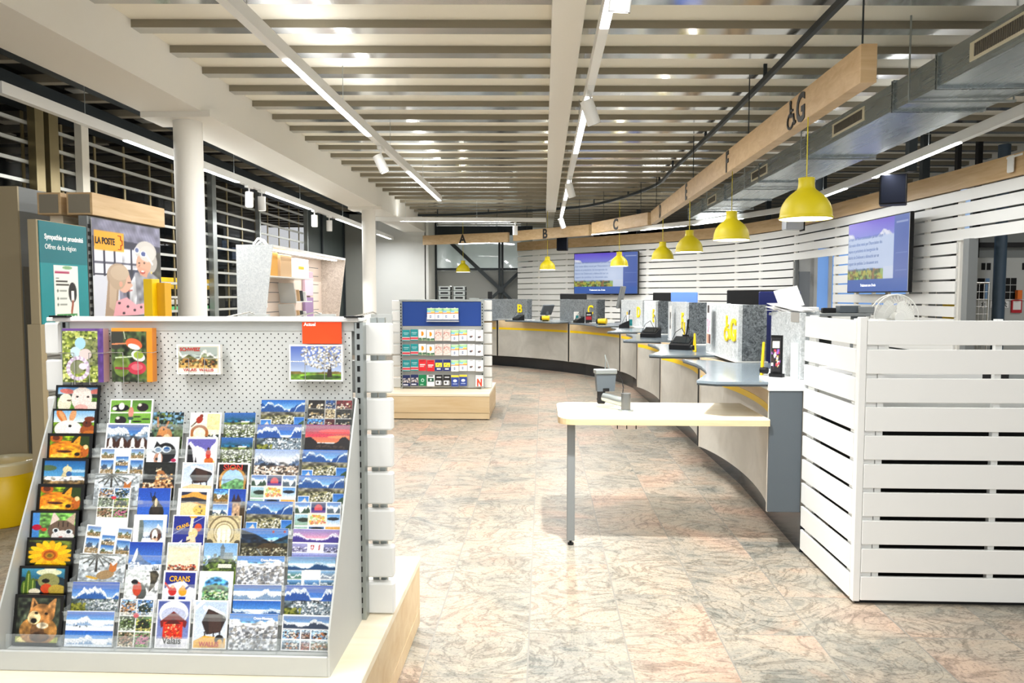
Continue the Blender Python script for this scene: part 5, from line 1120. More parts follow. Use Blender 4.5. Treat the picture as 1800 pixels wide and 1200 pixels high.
track('long white track light left of the central ceiling beam', [(-1.75, -4.5), (-1.75, 12.6)], 3.1, [(.3, 2.7), (4.5, 6.9), (9.56, 11.95), (14.1, 17.0)], (2, 4, 8.9, 11, 13, 15.3))
track('white track light right of the central ceiling beam', [(.36, -4.5), (.36, 15.5)], 3.1, [(.3, 2.7), (3.6, 6.0), (6.6, 9.05), (10.6, 12.95), (14.9, 17.0), (18.0, 19.6)], (4, 8, 12.2, 15.7, 19))
track('white track light beyond the columns, along the roller grille', [(-3.85, 5.16), (-3.85, 18.9)], 2.93, [(1.6, 4.1), (5.0, 7.0), (8.6, 11.0), (12.0, 13.4)], (1, 4, 6.5, 9, 12), top=3.895)
track('white track light running across the far end of the hall', [(-3.8, 15.5), (.05, 15.9)], 3.07, [(.8, 3.1)], (.9, 2.4))
track('white track light bending along the oak trim at the right', [(3.25, 2.4), (3.6, 5.8), (3.78, 8.7), (3.85, 12.3), (3.2, 13.85), (2.2, 15.25), (1.1, 16.5), (-.1, 17.6)], 2.85, [(.3, 2.6), (4.4, 6.35), (7.2, 8.9), (10.9, 12.2), (12.4, 13.6), (14.0, 15.5)], (2, 5, 8, 11))
SPOTS = []
def spot(label, loc, rz, tilt, group='white track spotlights', e=110):
    SPOTS.append((loc, rz, tilt, e))
    r = thing('spotlight', label, 'spotlight', loc, 0, group)
    M = Matrix.Rotation(rz, 4, 'Z') @ Matrix.Rotation(tilt, 4, 'X')
    MB().box(-.022, .022, -.09, .09, -.035, 0).obj('adapter', WHITE, r); MB().cyl((.0, 0, -.035), (.0, 0, -.10), .009, n=8).obj('stem', WHITE, r)
    Mx = Matrix.Translation((-.0, 0, -.18)) @ M
    MB().cyl((0, 0, -.095), (0, 0, .095), .052, n=28, M=Mx).obj('housing', WHITE, r)
    MB().cyl((0, 0, -.097), (0, 0, -.0955), .044, n=24, M=Mx).obj('lens', BULB, r, 'glowing lens'); MB().cyl((0, 0, -.0965), (0, 0, -.095), .053, n=28, M=Mx).obj('bezel', BLACK, r)
spot('large near spotlight beside the central ceiling beam', (.36, 5.85, 3.10), 2.2, -.45); spot('second spotlight beside the central ceiling beam', (.36, 10.1, 3.1), 2.2, -.35); spot('farthest spotlight beside the central ceiling beam', (.36, 14.6, 3.1), 2.4, -.5)
spot('spotlight on the track left of the central beam', (-1.75, 8.0, 3.1), 1.6, -.45); spot('spotlight on the cross track, above the sign lettered A', (-.60, 15.8, 3.07), 0, .05)
spot('nearer spotlight of the pair on the grille side track', (-3.82, 9.55, 2.93), 0, -.05); spot('farther spotlight of the pair on the grille side track', (-3.82, 9.98, 2.93), 0, .05)
spot('single spotlight on the grille side track, above the felt booth', (-3.82, 12.3, 2.93), 0, 0); spot('last spotlight on the grille side track, right of the single one', (-3.82, 13.15, 2.93), .3, .15)
spot('spotlight on the central track just above the camera, lighting the side table', (.36, 3.55, 3.1), .3, .32, e=430)
# ------------------------------------------------------------------ glazed front with roller grille
gx = -5.2; b = MB()
for k in range(17): z = .1+k*.195; b.box(gx-.015, gx+.015, 3.0, 15.9, z, z+.034)
vb = MB(); [vb.box(gx-.034, gx-.020, 3.1+k*.6, 3.135+k*.6, 0, 3.35) for k in range(22)]
gr = thing('roller_grille', 'steel roller grille closed across the dark shop front', 'roller grille', (gx, 9, 0)); Mgx = T((gx, 9, 0))
vb.v = [tuple(Mgx @ Vector(p)) for p in vb.v]; vb.obj('vertical_lattice', BRONZE, gr)
b.v = [tuple(Mgx @ Vector(p)) for p in b.v]; b.obj('lattice', mat('bright_steel', 'c6c8c2', .4, .4), gr)
for y, m_, w_ in ((7.33, BRONZE, .13), (7.54, BRONZE, .15), (8.08, CREAM, .13), (11.3, STEEL, .14), (13.2, STEEL, .06), (15.9, STEEL, .06)):
    MB().box(gx+.02, gx+.1, y, y+w_, 0, 3.41, 0, Mgx).obj('guide_post', m_, gr)
b = MB(); b.box(gx-.2, gx+.15, 2.5, 19.3, 3.42, 3.62); o = b.obj('beam_front', DSTEEL); o['kind'] = 'structure'
struct('window_front', MB().box(gx-.42, gx-.40, 2.5, 19.3, 0, 3.9), NIGHT)
struct('wall_left', MB().box(-9, -8.9, -6, 23, 0, 3.9), mat('night_facade', '1a1e20', .8))
# coloured boxes and boards imitating reflections and lit goods outside the glass
b = MB(); r = rs(3)
for k in range(46):
    y = 3+r.rand()*20; z = .3+r.rand()*2.8; w_ = .3+r.rand()*1.1; h_ = .15+r.rand()*.5; b.box(-8.88, -8.8+r.rand()*.2, y, y+w_, z, z+h_, r.randint(4))
o = b.obj('wall_reflection_panels', [mat('fac_a', '66706e', .6), mat('fac_b', '77714f', .6), mat('fac_c', '4a78ac', .6), mat('fac_d', '2f3638', .6)]); o['kind'] = 'structure'  # lightened boxes standing in for reflections and glows in the dark glass
for nm, m_, y, z, h_, w_, lab in (('coloured_board', YELLOW, 10.0, 1.70, .06, 1.6, 'bright yellow band seen through the grille, the upper one'), ('coloured_board', YELLOW, 10.0, 1.60, .06, 1.6, 'bright yellow band seen through the grille, the lower one'),
    ('coloured_board', WHITE, 10.0, 1.38, .07, 1.5, 'white band behind the grille, above the green one'), ('coloured_board', GREENM, 10.0, 1.29, .06, 1.5, 'green band behind the grille')):
    o = MB().box(-.03, .03, 0, w_, 0, h_).obj(nm, m_); place(o, (-5.32, y, z)); tag(o, lab, 'sign')  # unlit boards whose bright colours stand in for lit, reflected stripes
b = MB()
for y0_, y1_ in ((16.1, 17.2), (17.3, 19.2)): b.box(gx-.04, gx, y0_, y1_, 0, 3.4)
o = b.obj('wall_facade_dark', mat('dark_green_panel', '3c4644', .35)); o['kind'] = 'structure'
b = MB(); [b.box(gx-.01, gx+.04, y, y+.07, 0, 3.45) for y in (16.05, 17.2, 19.1)]; o = b.obj('window_front_frame', DSTEEL); o['kind'] = 'structure'
struct('wall_left_end', MB().box(-5.2, -4.6, 19.2, 19.3, 0, 3.9), mat('grey_end_wall', '8d8f88', .7))
# ------------------------------------------------------------------ left side furniture
tc = thing('tall_cabinet', 'tall tan metal cabinet at the left edge', 'cabinet', (-3.75, 5.05, 0)); Mc = T((-3.75, 5.05, 0))
MB().box(-3.80, -3.552, 4.9, 4.915, 0, 2.24, 0, Mc).obj('front_door', TAN, tc); MB().box(-3.80, -3.552, 4.915, 5.24, .04, 2.24, 0, Mc).obj('body', MGREY, tc)
MB().box(-3.552, -3.545, 4.93, 5.22, .04, 1.7, 0, Mc).obj('side_panel', mat('dark_taupe', '5f5a4d', .5), tc); MB().box(-3.80, -3.54, 4.9, 5.25, 0, .04, 0, Mc).obj('base', STEEL, tc)
ts = thing('sign_panel', 'teal sign panel on a perforated steel shelf end', 'sign', (-3.03, 4.5, 0)); Mt2 = T((-3.03, 4.5, 0))
MB().box(-3.06, -3.005, 4.295, 4.775, 1.33, 1.955, 0, Mt2, .002).obj('frame', TAN, ts)
MB().box(-3.005, -3.0, 4.31, 4.77, 1.70, 1.95, 0, Mt2).obj('upper_print', TEAL, ts); MB().box(-3.005, -3.0, 4.31, 4.77, 1.33, 1.70, 0, Mt2).obj('lower_print', TEAL2, ts)
MB().box(-3.05, -3.02, 4.34, 4.78, .1, 1.33, 0, Mt2).obj('perforated_end', PEG2, ts); MB().box(-3.08, -3.0, 4.29, 4.34, 0, 1.33, 0, Mt2).obj('post', TAN, ts)
lettering('lettering', 'Sympathie et proximité', .044, INKW, ts, (-2.9995+3.03, 4.355-4.5, 1.845), (PI/2, 0, PI/2), .9, .0006, 'LEFT', .0012)
lettering('lettering', 'Offres de la région', .044, INKW, ts, (-2.9995+3.03, 4.355-4.5, 1.785), (PI/2, 0, PI/2), .9, .0006, 'LEFT')
def leaflet(p):
    p.rect(0, 0, 1, 1, 'eef2ea').ell(.55, .97, .2, .02, '7fae7c').rect(.04, .9, .62, .925, 'b02a5c').rect(.08, .84, .2, .85, '30302c').rect(.08, .80, .55, .82, '30302c').rect(.08, .76, .6, .78, '30302c')
    p.ell(.74, .68, .17, .12, '17181c').rect(.68, .58, .8, .7, 'f4f4f2').line(.74, .56, .68, .45, .035, 'a2543c').poly([(.08, .36), (.9, .36), (.9, .43), (.08, .43)], '3a8f4c')
    for i in range(5): p.ell(.16+i*.165, .395, .045, .018, 'e9f4ea')
    for y in (.7, .61, .54): p.ell(.14, y, .035, .016, '5c6c60').rect(.22, y-.006, .5, y+.006, '4c5450')
    p.ell(.5, .22, .03, .016, '23262a').rect(.42, .17, .58, .18, '4c5450').ell(.5, .08, .025, .014, '23262a').speck(0, 0, .25, .16, ['3c7a4c', '8fb88a', '2c5c3c'], 60, 3, .03).speck(.78, 0, 1, .16, ['3c7a4c', '8fb88a', '2c5c3c'], 60, 4, .03)
p = Pic(44, 100); leaflet(p)
o = card('leaflet', 'white printed leaflet fixed on the teal sign panel', 'leaflet', p, .235, .53, .002, (-2.9988, 4.545, 1.16), 0, PI/2)
pb = thing('poster_wall', 'shelf end carrying a poster under an oak header box', 'display stand', (-3.04, 5.25, 0)); Mp = T((-3.04, 5.25, 0))
MB().box(-3.07, -3.012, 4.80, 5.73, .0, 2.03, 0, Mp).obj('panel', MGREY, pb); MB().box(-3.16, -2.985, 4.82, 5.76, 2.038, 2.185, 0, Mp, .002).obj('header_box', SIGN_OAK, pb)
MB().box(-3.145, -3.0, 4.8165, 4.82, 2.05, 2.172, 0, Mp).obj('header_end', TAUPE, pb)
b = MB(); [b.box(-3.011, -3.006, 4.805, 4.825, .3+k*.05, .325+k*.05, 0, Mp) for k in range(34)]; b.obj('slot', BLACK, pb)
h2 = thing('header_box', 'second oak header box, left of the one over the poster', 'sign box', (-3.3, 5.0, 2.04)); Mh = T((-3.3, 5.0, 2.04))
MB().box(-3.36, -3.2, 4.82, 5.6, 2.04, 2.185, 0, Mh, .002).obj('box', SIGN_OAK, h2); MB().box(-3.345, -3.215, 4.8165, 4.82, 2.05, 2.172, 0, Mh).obj('end_face', TAUPE, h2); MB().box(-3.33, -3.24, 4.9, 5.5, 0, 2.04, 0, Mh).obj('support', PALE_X, h2)
def poster(p):
    p.rect(0, 0, 1, 1, '8f8ea4').poly([(0, .82), (.0, 1), (1, 1), (1, .78)], '77778c').mott(0, .75, 1, 1, .15)
    for k in range(26): p.line(k*.045-.05, 1, k*.045+.06, .8, .0025, '5f5f74', .6)
    p.rect(0, .42, .95, .72, 'dfe2ec').poly([(0, .72), (1, .72), (1, .78), (0, .82)], '2c2e40')
    for x in (0, .14, .28, .52, .62, .72): p.rect(x, .42, x+.028, .75, '2b2d44')
    for y in (.55, .43): p.rect(0, y, .9, y+.018, '2b2d44')
    p.rect(0, 0, .35, .42, 'd4d8e4').rect(.45, 0, 1, .5, '33384c').rect(.84, .3, 1, .72, '3c3c34').mott(.4, 0, 1, .7, .2, 3)
    # woman leaning in
    p.poly([(.5, 0), (.48, .3), (.58, .47), (.8, .5), (.95, .42), (1, .2), (1, 0)], '8a8c94').poly([(.5, .05), (.5, .35), (.58, .44), (.6, .2), (.56, .02)], 'c3c6cc').mott(.5, 0, 1, .5, .18, 9)
    p.ell(.76, .71, .17, .12, 'c9c6c0').ell(.84, .6, .1, .12, 'b4b0aa').ell(.72, .57, .115, .12, 'd8a68c').poly([(.63, .55), (.66, .45), (.76, .42), (.8, .5)], 'd09c82').ell(.7, .48, .04, .02, 'b4483c').ell(.7, .49, .03, .008, 'ffffff').ell(.78, .69, .13, .09, 'cfccc6').ell(.65, .58, .018, .008, '3c3028').ell(.73, .585, .018, .008, '3c3028').line(.64, .54, .66, .56, .006, 'a8705c')
    p.ell(.62, .72, .04, .035, 'e4e4ea').ell(.72, .685, .05, .035, 'e4e4ea').ell(.62, .72, .028, .025, '5c6c9c').ell(.72, .685, .036, .026, '4c5c94').line(.76, .68, .86, .58, .012, 'f1f1ee').ell(.84, .48, .014, .014, 'e6c46c')
    # girl
    p.ell(.34, .42, .16, .14, 'b59f88').poly([(.2, .42), (.14, .0), (.3, 0), (.34, .3)], 'a8917a').poly([(.22, .42), (.2, .1), (.28, .05), (.32, .35)], 'c4ae96').ell(.42, .36, .1, .11, 'e4b09a').poly([(.47, .4), (.545, .33), (.5, .29)], 'e4b09a').ell(.33, .41, .12, .13, 'b8a28a').ell(.36, .46, .13, .08, 'c4b098').ell(.37, .34, .025, .03, 'dba28c').line(.47, .36, .51, .36, .006, '4c3a34').line(.48, .27, .53, .275, .007, 'b8544c')
    p.poly([(.25, 0), (.3, .16), (.45, .2), (.58, .12), (.8, .14), (.84, .2), (.86, .1), (.7, .02), (.6, 0)], 'eaa9b4')
    for x, y in ((.34, .14), (.46, .1), (.4, .03), (.56, .06), (.66, .09), (.76, .1)): p.ell(x, y, .02, .014, '2c2028')
    p.ell(.84, .16, .05, .05, 'e0ac94').ell(.8, .05, .07, .04, 'dca48c')
    p.rect(.03, .685, .43, .88, 'f5a81e')
p = Pic(150, 112); poster(p)
po = card('poster', 'poster of a grey haired woman and a girl in a pink dotted top', 'poster', p, .875, .66, .003, (-3.0, 5.262, 1.36), 0, PI/2)
lettering('lettering', 'LA POSTE', .062, INK, po, (-.29, -.003, .495), (PI/2, 0, 0), .85, .0006, bold=.002)
b = MB(); x_, z_, a_, w_ = -.12, .515, .048, .017
cr = [(x_-w_, z_+a_), (x_+w_, z_+a_), (x_+w_, z_+w_), (x_+a_*.75, z_+w_), (x_+a_*.75, z_-w_), (x_+w_, z_-w_), (x_+w_, z_-a_), (x_-w_, z_-a_)]
for p0, p1 in zip(cr, cr[1:]): b.cyl((p0[0], -.003, p0[1]), (p1[0], -.003, p1[1]), .0028, n=6)
b.obj('emblem', INKR, po)
yb_ = thing('yellow_display', 'yellow upright display box in front of the poster', 'display box', (-2.64, 5.0, 0)); My = T((-2.64, 5.0, 0))
MB().box(-2.70, -2.64, 4.9, 5.0, .0, 1.615, 0, My, .002).obj('side_board', YELLOW, yb_); MB().box(-2.64, -2.585, 4.96, 5.05, 0, 1.59, 0, My, .002).obj('front_board', mat('deep_yellow', 'd9a300', .45), yb_)
bn = thing('waste_bin', 'yellow round waste bin with a clear bag at the left edge', 'waste bin', (-3.56, 4.69, 0))
MB().lathe([(0, .001), (.165, .001), (.172, .01), (.178, .40), (.17, .40), (.165, .03), (0, .02)], 40).obj('bin_body', YELLOW, bn)
MB().lathe([(.181, .34), (.184, .37), (.186, .405), (.18, .425), (.172, .42), (.165, .38), (.15, .2), (.1, .1)], 30).obj('bin_bag', BAG, bn)
o = MB().box(-.5, .5, -.35, .35, .70, .74, 0, None, .003).box(-.48, .48, -.02, .02, .0, .7, 1).obj('wooden_counter', [PALE_X, OAK_X]); place(o, (-4.42, 6.0, 0)); tag(o, 'pale wooden counter behind the tall tan cabinet', 'counter')
# felt display booth with brochures
bo = thing('felt_booth', 'pale felt display booth with a lit white interior', 'display booth', (-3.1, 9.5, 0)); Mb = T((-3.1, 9.5, 0))
def slab4(pts, y0, y1): return MB().add([(x, y, z) for y in (y0, y1) for x, z in pts], [(0, 1, 2, 3), (7, 6, 5, 4), (0, 4, 5, 1), (1, 5, 6, 2), (2, 6, 7, 3), (3, 7, 4, 0)], 0, Mb)
FELTP = felt('pale_felt', 'c9cfd2', 'e4e8e9'); FELTB = felt('beige_felt', 'b9aca0', 'ddd3c8')
slab4([(-3.36, .1), (-3.2, .1), (-2.955, 2.06), (-3.36, 2.06)], 8.0, 8.03).obj('near_side', FELTP, bo); slab4([(-3.36, .1), (-3.2, .1), (-2.955, 2.06), (-3.36, 2.06)], 10.97, 11.0).obj('far_side', FELTB, bo)
MB().box(-3.36, -2.955, 8.03, 10.97, 2.03, 2.06, 0, Mb).obj('roof', WHITE, bo); MB().box(-3.36, -3.32, 8.03, 10.97, .1, 2.03, 0, Mb).obj('back_panel', BEIGE, bo); MB().box(-3.36, -3.2, 8.0, 11.0, 0, .1, 0, Mb).obj('base', WHITE, bo)
b = MB(); [b.box(-3.3198, -3.318, y, y+.42, z, z+.008, 0, Mb) for y in (8.1, 8.75, 10.4) for z in (1.3, 1.42, 1.54, 1.66, 1.78, 1.9)]; b.obj('slot', DGREY, bo)
MB().box(-3.32, -3.05, 8.05, 9.75, 1.715, 1.728, 0, Mb).obj('shelf', WHITE, bo); MB().box(-3.1, -3.06, 8.1, 10.9, 2.015, 2.029, 0, Mb).obj('light_strip', mat('booth_led', 'ffffff', .5, emit='ffffff', es=3), bo)
def bx(name, label, cat, m, loc, sx, sy, sz, rot=(0, 0, 0), group=None, m2=None):
    b = MB().box(-sx/2, sx/2, -sy/2, sy/2, 0, sz, 0, None, .004)
    if m2: b.box(sx/2, sx/2+.002, -sy*.3, sy*.1, sz*.45, sz*.6, 1)
    o = b.obj(name, [m, m2] if m2 else m); place(o, loc, rot); return tag(o, label, cat, group)
bx('parcel_box', 'golden yellow parcel box, first on the booth shelf', 'box', CARDB, (-3.18, 8.32, 1.729), .2, .36, .27); bx('parcel_box', 'orange brown parcel box, second on the booth shelf', 'box', KRAFT, (-3.18, 8.78, 1.729), .2, .38, .26)
bx('parcel_box', 'white parcel box with a yellow mark on the booth shelf', 'box', PAPER, (-3.18, 9.38, 1.729), .2, .5, .24, m2=YELLOW)
bx('parcel_box', 'small ochre parcel box hanging below the booth shelf', 'box', CARDB, (-3.25, 8.35, 1.5), .1, .2, .16); bx('packaging_card', 'pink and white package hung high at the right of the booth', 'package', PINK, (-3.295, 10.25, 1.5), .04, .36, .34); bx('packaging_card', 'mauve printed package hung below the pink one in the booth', 'package', PURP, (-3.295, 10.25, 1.2), .04, .36, .28)
bx('packaging_card', 'narrow white package with a dark window in the booth', 'package', PAPER, (-3.3, 8.62, 1.36), .03, .16, .32)
for j, (y, z, lab) in enumerate(((9.2, 1.42, 'upper'), (9.2, 1.16, 'lower'))):
    r_ = thing('brochure_tray', f'sloping brochure tray, the {lab} one in the felt booth', 'tray', (-3.2, y, z)); MB().box(-.1, .1, -.02, .62, 0, .012).obj('tray_floor', WHITE, r_); MB().box(-.1, .1, -.03, -.015, -.0, .26, 0, Matrix.Rotation(.35, 4, 'X')).obj('tray_side', GREY, r_)
    for k in range(4): bx('brochure', f'{["pale", "cream", "grey", "white"][k]} brochure leaning in the {lab} tray of the felt booth', 'brochure', [BEIGE, KRAFT, DGREY, PAPER][k], (-3.2, y+.08+k*.13, z+.014), .15, .02, .16-.01*k, (.3, 0, 0), 'brochures in the felt booth')
o = MB().tube([(-.05, -.06, 0), (-.02, 0, .07), (.03, .05, .05), (.05, .1, 0)], .012, 8).tube([(-.05, .02, 0), (.0, .05, .05), (.04, .1, .0)], .01, 8).obj('white_cable', WHITE); place(o, (-3.15, 8.15, 2.07)); tag(o, 'loop of white cable lying on the felt booth roof', 'cable')
# small grey racks behind the near stand
for x, y, lab in ((-1.19, 2.78, 'wire hook behind the top rail, left of the booth'), (-.93, 2.78, 'wire hook behind the top rail, in front of the booth'), (-.71, 2.78, 'wire hook behind the top rail, at its right end')):
    r_ = thing('wire_hook', lab, 'hook', (x, y, 1.38), 0, 'wire hooks on the back of the near stand')
    MB().tube([(-.02, -.06, .0), (-.02, 0, .04), (.06, .02, .058), (.075, .04, .05)], .003, 6).obj('wire', WIRE, r_); MB().box(.05, .13, .03, .05, .0, .05).obj('holder_plate', GREY, r_)
#PART6
# ------------------------------------------------------------------ things on the counters
def on(i, s, q_, z=1.0):
    a, t_, n, L = frame_of(NODES[i], NODES[i+1]); p = a+t_*s+n*q_; return (p.x, p.y, z), math.atan2(t_.y, t_.x)
def make_term():
    r = thing('card_terminal', 'x', 'card terminal', (0, 0, 0), 0, 'black card terminals on the counters')
    b = MB().add([(-.1, -.08, 0), (.1, -.08, 0), (.1, .08, 0), (-.1, .08, 0), (-.1, -.08, .045), (.1, -.08, .045), (.1, .08, .12), (-.1, .08, .12)], [(3, 2, 1, 0), (4, 5, 6, 7), (0, 1, 5, 4), (1, 2, 6, 5), (2, 3, 7, 6), (3, 0, 4, 7)])
    b.obj('housing', BLACK, r); m_ = Matrix.Translation((0, 0, .084)) @ Matrix.Rotation(.44, 4, 'X')
    MB().box(-.08, .08, -.05, .05, .0, .004, 0, m_).obj('display', mat('term_screen', '20262a', .15), r); MB().tube([(.03, .07, .1), (.03, .075, .2), (.01, .08, .27)], .004, 6).obj('cable', BLACK, r)
    MB().tube([(.03, .04, .1), (-.02, .03, .2), (-.07, .0, .16), (-.1, -.05, .05)], .003, 6).obj('cord', BLACK, r)
    return r
tr = make_term(); first = True
for i, s, lab in ((1, 1.35, 'large black card terminal on the second counter from the front'), (2, 1.35, 'black card terminal on the third counter from the front'), (3, 1.3, 'black card terminal at the bend of the row'), (4, 1.5, 'black card terminal in front of the felt letter C'), (5, 1.35, 'black card terminal in front of the felt letter B')):
    o = tr if first else dup(tr); first = False
    p, a_ = on(i, s-.65 if i < 3 else s, -.0 if i < 3 else .02); o.location = p; o.rotation_euler = (0, 0, -.6 if i < 3 else a_+2.7+.3); o['label'] = lab
def phone(lab, i, s, q_, rz):
    p, a_ = on(i, s, q_); r = thing('barcode_scanner', lab, 'scanner', p, rz, 'yellow hand scanners on the counters')
    MB().cyl((-.09, 0, .06), (.06, 0, .06), .05, .045, 18).obj('body', YELLOW, r); MB().box(-.07, .05, -.035, .035, 0, .02, 0, None, .004).obj('foot', BLACK, r); MB().cyl((.06, 0, .06), (.09, 0, .06), .048, n=18).obj('nose', BLACK, r)
phone('yellow hand scanner on the desk between the letters B and C', 5, .62, .0, 3.0); phone('yellow hand scanner on the desk right of letter C', 4, .55, .05, 2.7)
def triangle_tag(lab, loc, s=1.):
    r = thing('yellow_stand', lab, 'counter stand', loc, 0); MB().tube([(0, -.05*s, 0), (0, 0, .16*s), (0, .05*s, 0), (0, -.05*s, 0)], .008, 6).obj('frame', YELLOW, r); MB().cyl((0, .02, .03), (.0, .09, .03), .022, n=14).obj('knob', BLACK, r)
triangle_tag('yellow triangular stand with a black knob at the foot of the G screen', (1.36, 6.7, 1.004)); 
r = thing('yellow_stand', 'yellow triangular stand on the end cabinet beside the black leaflet holder', 'counter stand', (1.335, 4.60, 1.016)); MB().tube([(0, -.03, 0), (.02, .0, .2), (.03, .05, 0), (0, -.03, 0)], .008, 6).obj('frame', YELLOW, r); MB().cyl((0, -.02, .03), (.03, -.05, .03), .02, n=14).obj('knob', BLACK, r)
o = MB().box(-.02, .02, -.04, .04, 0, .02).box(-.012, .0, -.034, .034, .02, .25).obj('leaflet_holder', BLACK)
place(o, (1.40, 4.48, 1.016), (0, 0, .9)); tag(o, 'tall black leaflet holder on the end cabinet', 'leaflet holder')
def darkleaf(p): p.rect(0, 0, 1, 1, '1a1a1c').rect(.15, .7, .85, .9, 'e9e2d8').speck(.1, .1, .9, .65, ['c23a4c', 'e6c070', '8c5cb0', 'f0e6da', '3c2c2c'], 40, 3, .08).frame(.05, '1a1a1c')
p = Pic(24, 50); darkleaf(p); card('leaflet', 'dark colourful leaflet in the black holder on the end cabinet', 'leaflet', p, .055, .2, .002, (1.385, 4.455, 1.05), 0, -.15)
o = MB().cyl((0, 0, 0), (0, 0, .21), .024, .027, 20).obj('white_holder', mat('frosted_white', 'dfe5e6', .3)); place(o, (1.475, 4.385, 1.016)); tag(o, 'white upright holder beside the black leaflet holder', 'holder')
o = MB().box(-.002, .002, -.07, .07, 0, .19).obj('grey_leaflet', GREY); place(o, (1.535, 4.385, 1.016), (0, .1, 0)); tag(o, 'thin grey leaflet standing by the felt at the end cabinet', 'leaflet')
def strip(p): p.rect(0, 0, 1, 1, 'f1eff0').rect(.1, .78, .6, .96, '3c3438').rect(.1, .4, .85, .6, 'e7b8cc').speck(.1, .3, .9, .7, ['c98fb0', 'f4dce6'], 30, 2, .06).rect(.05, .02, .5, .25, 'e0a48c').rect(.5, .02, .95, .25, '5c3440')
p = Pic(28, 56); strip(p); card('price_list', 'pink and white price list hung on the G felt screen', 'notice', p, .17, .34, .003, (1.425, 6.43, 1.09), 0, -PI/2-.02)
def phonead(p): p.rect(0, 0, 1, 1, 'f4f4f2').rect(.25, .3, .75, .8, '26282c').rect(.32, .4, .68, .6, '8c98a4')
p = Pic(20, 40); phonead(p); card('notice', 'white notice with a dark phone on the F felt screen', 'notice', p, .13, .36, .003, (1.415, 8.3, 1.03), 0, -PI/2)
for (i, s, q_, lab, m_) in ((4, 1.02, .02, 'small white card dispenser left of the terminal at letter C', WHITE), (3, 1.45, .0, 'small white card dispenser at the bend of the row', WHITE)):
    p, a_ = on(i, s+.75 if i == 4 else s, q_-.08); o = MB().box(-.04, .04, -.03, .03, 0, .2, 0, None, .004).box(-.03, .03, -.032, -.03, .03, .13, 1).obj('card_dispenser', [m_, TEAL2]); place(o, p, (0, 0, .5)); tag(o, lab, 'dispenser')
p, a_ = on(4, 1.45, -.1); 
pc = Pic(20, 30); pc.rect(0, 0, 1, 1, '1c1c1e').rect(.1, .3, .9, .6, 'b02a34').rect(.2, .7, .8, .8, 'd9d9d9'); card('leaflet', 'black and red leaflet standing before the C felt screen', 'leaflet', pc, .13, .2, .01, (p[0]+.05, p[1]-.05, 1.0), 0, .3)
for i, s, lab in ((1, .98, 'black pen stand behind the large card terminal'), (3, 1.75, 'dark pen stand beside the D felt screen')):
    p, a_ = on(i, s+.1, -.1); o = MB().cyl((0, 0, 0), (0, 0, .12), .03, n=14).cyl((.01, 0, .1), (.03, .01, .27), .01, n=8).cyl((-.01, 0, .1), (-.01, .02, .24), .01, n=8, mi=1).obj('pen_stand', [BLACK, YELLOW]); place(o, p); tag(o, lab, 'pen stand')
# monitors: seen from behind
def monitor(lab, loc, rz, w_, h_, m_=BLACK, tilt=-.05):
    r = thing('computer_monitor', lab, 'monitor', loc, rz)
    M = Matrix.Translation((0, 0, .12)) @ Matrix.Rotation(tilt, 4, 'X')
    MB().box(-w_/2, w_/2, -.02, .02, 0, h_, 0, M, .008).obj('casing', m_, r); MB().box(-w_/2+.01, w_/2-.01, .021, .024, .012, h_-.012, 0, M).obj('display', mat('monitor_off', '14181e', .2), r)
    fz = 1.002-loc[2]; MB().box(-.03, .03, -.06, -.03, fz, h_*.5+.1).obj('stand_neck', DGREY, r); MB().box(-.12, .12, -.1, .06, fz, fz+.015, 0, None, .004).obj('foot', DGREY, r)
    return r
monitor('wide black monitor behind the G felt screen', (2.12, 7.4, 1.08), -.1, .60, .36); monitor('tall navy blue screen in front of the wide black monitor', (1.98, 6.3, 1.10), -.35, .33, .32, NAVY, .12)
monitor('black monitor behind the screens, left of the light blue one', (1.86, 11.3, 1.1), -.2, .4, .33); monitor('light blue screen back above the E felt screen', (1.95, 10.35, 1.1), -.1, .36, .33, LBLUE)
monitor('black monitor seen below the far wall screen', (.65, 15.9, 1.13), .4, .62, .3); monitor('slim dark monitor turned edge on at the bend', (1.42, 14.0, 1.15), 1.3, .42, .42, MGREY, .2)
monitor('small dark register screen beside the B felt screen', (.05, 15.9, .98), .7, .3, .24, DGREY, .5)
bx('blue_panel', 'navy upright panel between the G screen and the end cabinet', 'panel', NAVY, (1.80, 5.97, .952), .14, .03, .40)
o = MB(); r = rs(5)
for k in range(5):
    M = Matrix.Translation((0, 0, .002+.004*k)) @ Matrix.Rotation(r.rand()*1.2, 4, 'Z') @ Matrix.Rotation(.08*k, 4, 'X'); o.box(-.13, .13, -.09, .09, 0, .002, 0, M)
M = Matrix.Translation((.02, 0, .02)) @ Matrix.Rotation(1.2, 4, 'X') @ Matrix.Rotation(.25, 4, 'Z'); o.box(-.09, .07, 0, .14, 0, .003, 0, M)
o = o.obj('paper_sheets', PAPER); place(o, (1.60, 4.86, 1.405)); tag(o, 'loose white papers lying on top of the felt screen', 'papers')
